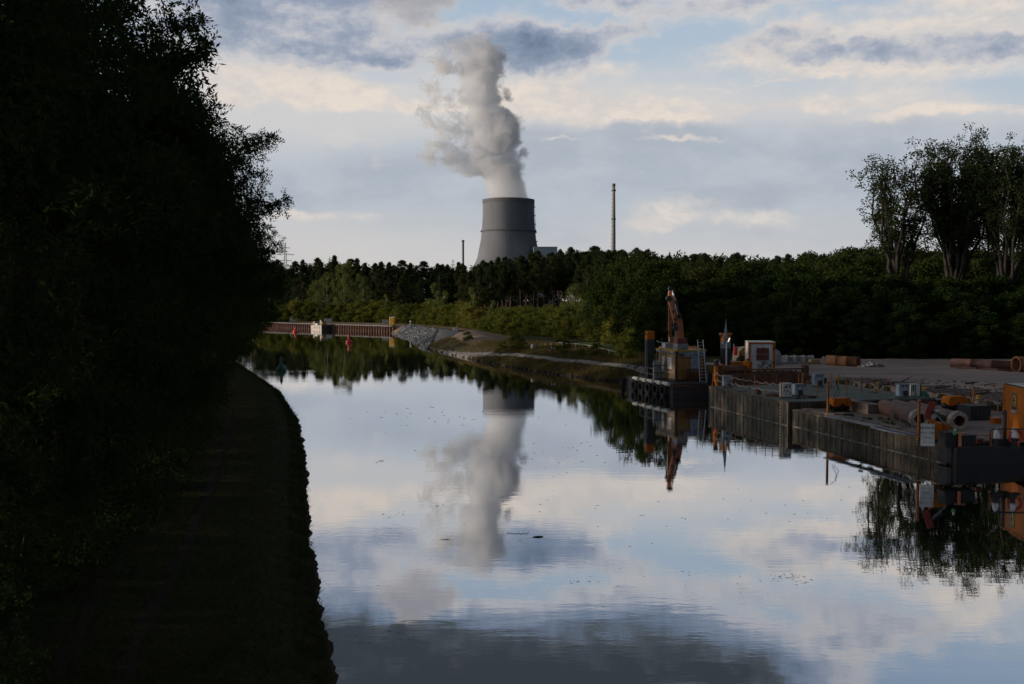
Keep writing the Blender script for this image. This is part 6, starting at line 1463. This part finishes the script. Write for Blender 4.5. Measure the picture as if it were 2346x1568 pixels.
# barrier board, info board
p = P(1001, 783, 1.7); T = thing('barrier_board', 'tilted red and white barrier board at the end of the gravel path', 'barrier board', (p.x, p.y, hz(p.x, p.y)), .3)
for j in range(5): mb = MB(); mb.box((-.5 + .26 * j, 0, .15 + .24 * j), (.3, .05, .36), ry=-.75); mb.build('stripe', M['red'] if j % 2 else M['white'], T)
mb = MB(); mb.b(-.7, .2, -.2, .2, 0, .1); mb.build('foot', M['dark'], T)
p = P(1267, 808, 1.65); T = thing('info_board', 'small black and white info board on two posts beside the path', 'info board', (p.x, p.y, hz(p.x, p.y)), 0); kk = p.y / F
mb = MB(); mb.b(-.36, -.29, 0, .06, 0, .85); mb.b(.27, .34, 0, .06, 0, .6); mb.build('post', M['white'], T); mb = MB(); mb.b(-.4, .4, -.02, .0, .42, .85); pan = mb.build('panel', M['dark'], T); mb = MB()
for (x, z, a, b2) in ((-.2, .7, .14, .12), (.05, .72, .18, .1), (.25, .66, .12, .16), (.15, .52, .3, .06), (-.2, .52, .1, .06)): mb.b(x - a / 2, x + a / 2, -.03, -.02, z - b2 / 2, z + b2 / 2)
mb.build('picture', M['cream'], pan)
# field fence
fp_ = [P(*Z6(x, y), 2.3) for x, y in ((1250, 352), (1290, 348), (1340, 346), (1390, 343), (1440, 346), (1500, 352), (1560, 354), (1620, 360), (1680, 370), (1740, 383), (1800, 397), (1860, 412), (1940, 432))]
T = thing('field_fence', 'low white tape fence round the green field', 'fence', fp_[0]); o_ = fp_[0]
mb = MB(); mb.path([q_ - o_ for q_ in fp_], .018, 4); mb.build('tape', M['cream'], T)
for q_ in fp_: mb = MB(); zz_ = hz(q_.x, q_.y); mb.tube((q_.x - o_.x, q_.y - o_.y, zz_ - o_.z), (q_.x - o_.x, q_.y - o_.y, .06), .025, n=5); mb.build('post', M['cream'], T)

# ------------------------------------------------------------------ things on the water
rw = random.Random(11)
p = P(1233, 1231, 0); T = thing('floating_log', 'short dark log floating in the middle of the canal', 'log', (p.x, p.y, 0), .1); mb = MB(); mb.path([(-.17, 0, .0), (0, 0, .015), (.17, .01, .0)], [.028, .03, .026], 7); mb.build('log', M['bark'], T)
p = P(1182, 1223, 0); mb = MB()
for j in range(9): x0 = p.x + (j - 4) * .085; mb.path([(x0, p.y, .0), (x0 + .05, p.y + rw.uniform(-.08, .08), .02), (x0 + .12, p.y + rw.uniform(-.15, .2), .005)], .006, 4)
tag(mb.build('floating_twig', M['bark']), 'branched dark twig floating left of the short log', 'twig')
mb = MB()
for (cx_, cy_, n__, sx_, sy_) in ((1020, 1237, 14, 14, 3), (1000, 1158, 8, 30, 4), (1800, 1322, 30, 40, 6), (1840, 1335, 10, 40, 6), (1330, 1335, 10, 30, 4), (870, 1057, 6, 15, 3), (900, 1180, 8, 40, 8), (1500, 1060, 10, 120, 10), (1000, 960, 30, 260, 30), (1300, 1040, 30, 300, 40), (1300, 1200, 30, 380, 70), (1500, 1330, 24, 500, 40), (900, 1460, 16, 120, 30), (1750, 1150, 14, 150, 40)):
    for _ in range(n__):
        p = P(cx_ + rw.gauss(0, sx_ * .5), cy_ + rw.gauss(0, sy_ * .5), 0); k_ = p.y / F
        if sdist(np.array([p.x]), np.array([p.y]))[0][0] > -.4: continue
        L = k_ * rw.uniform(1.5, 7); a = rw.uniform(-.3, .3); mb.path([(p.x - L / 2, p.y - L * .5 * a, .002), (p.x, p.y + L * .05, .008), (p.x + L / 2, p.y + L * .5 * a, .002)], k_ * .28, 3)
tag(mb.build('floating_debris', M['bark']), 'scattered thin weed and twigs drifting on the canal', 'debris', kind='stuff')
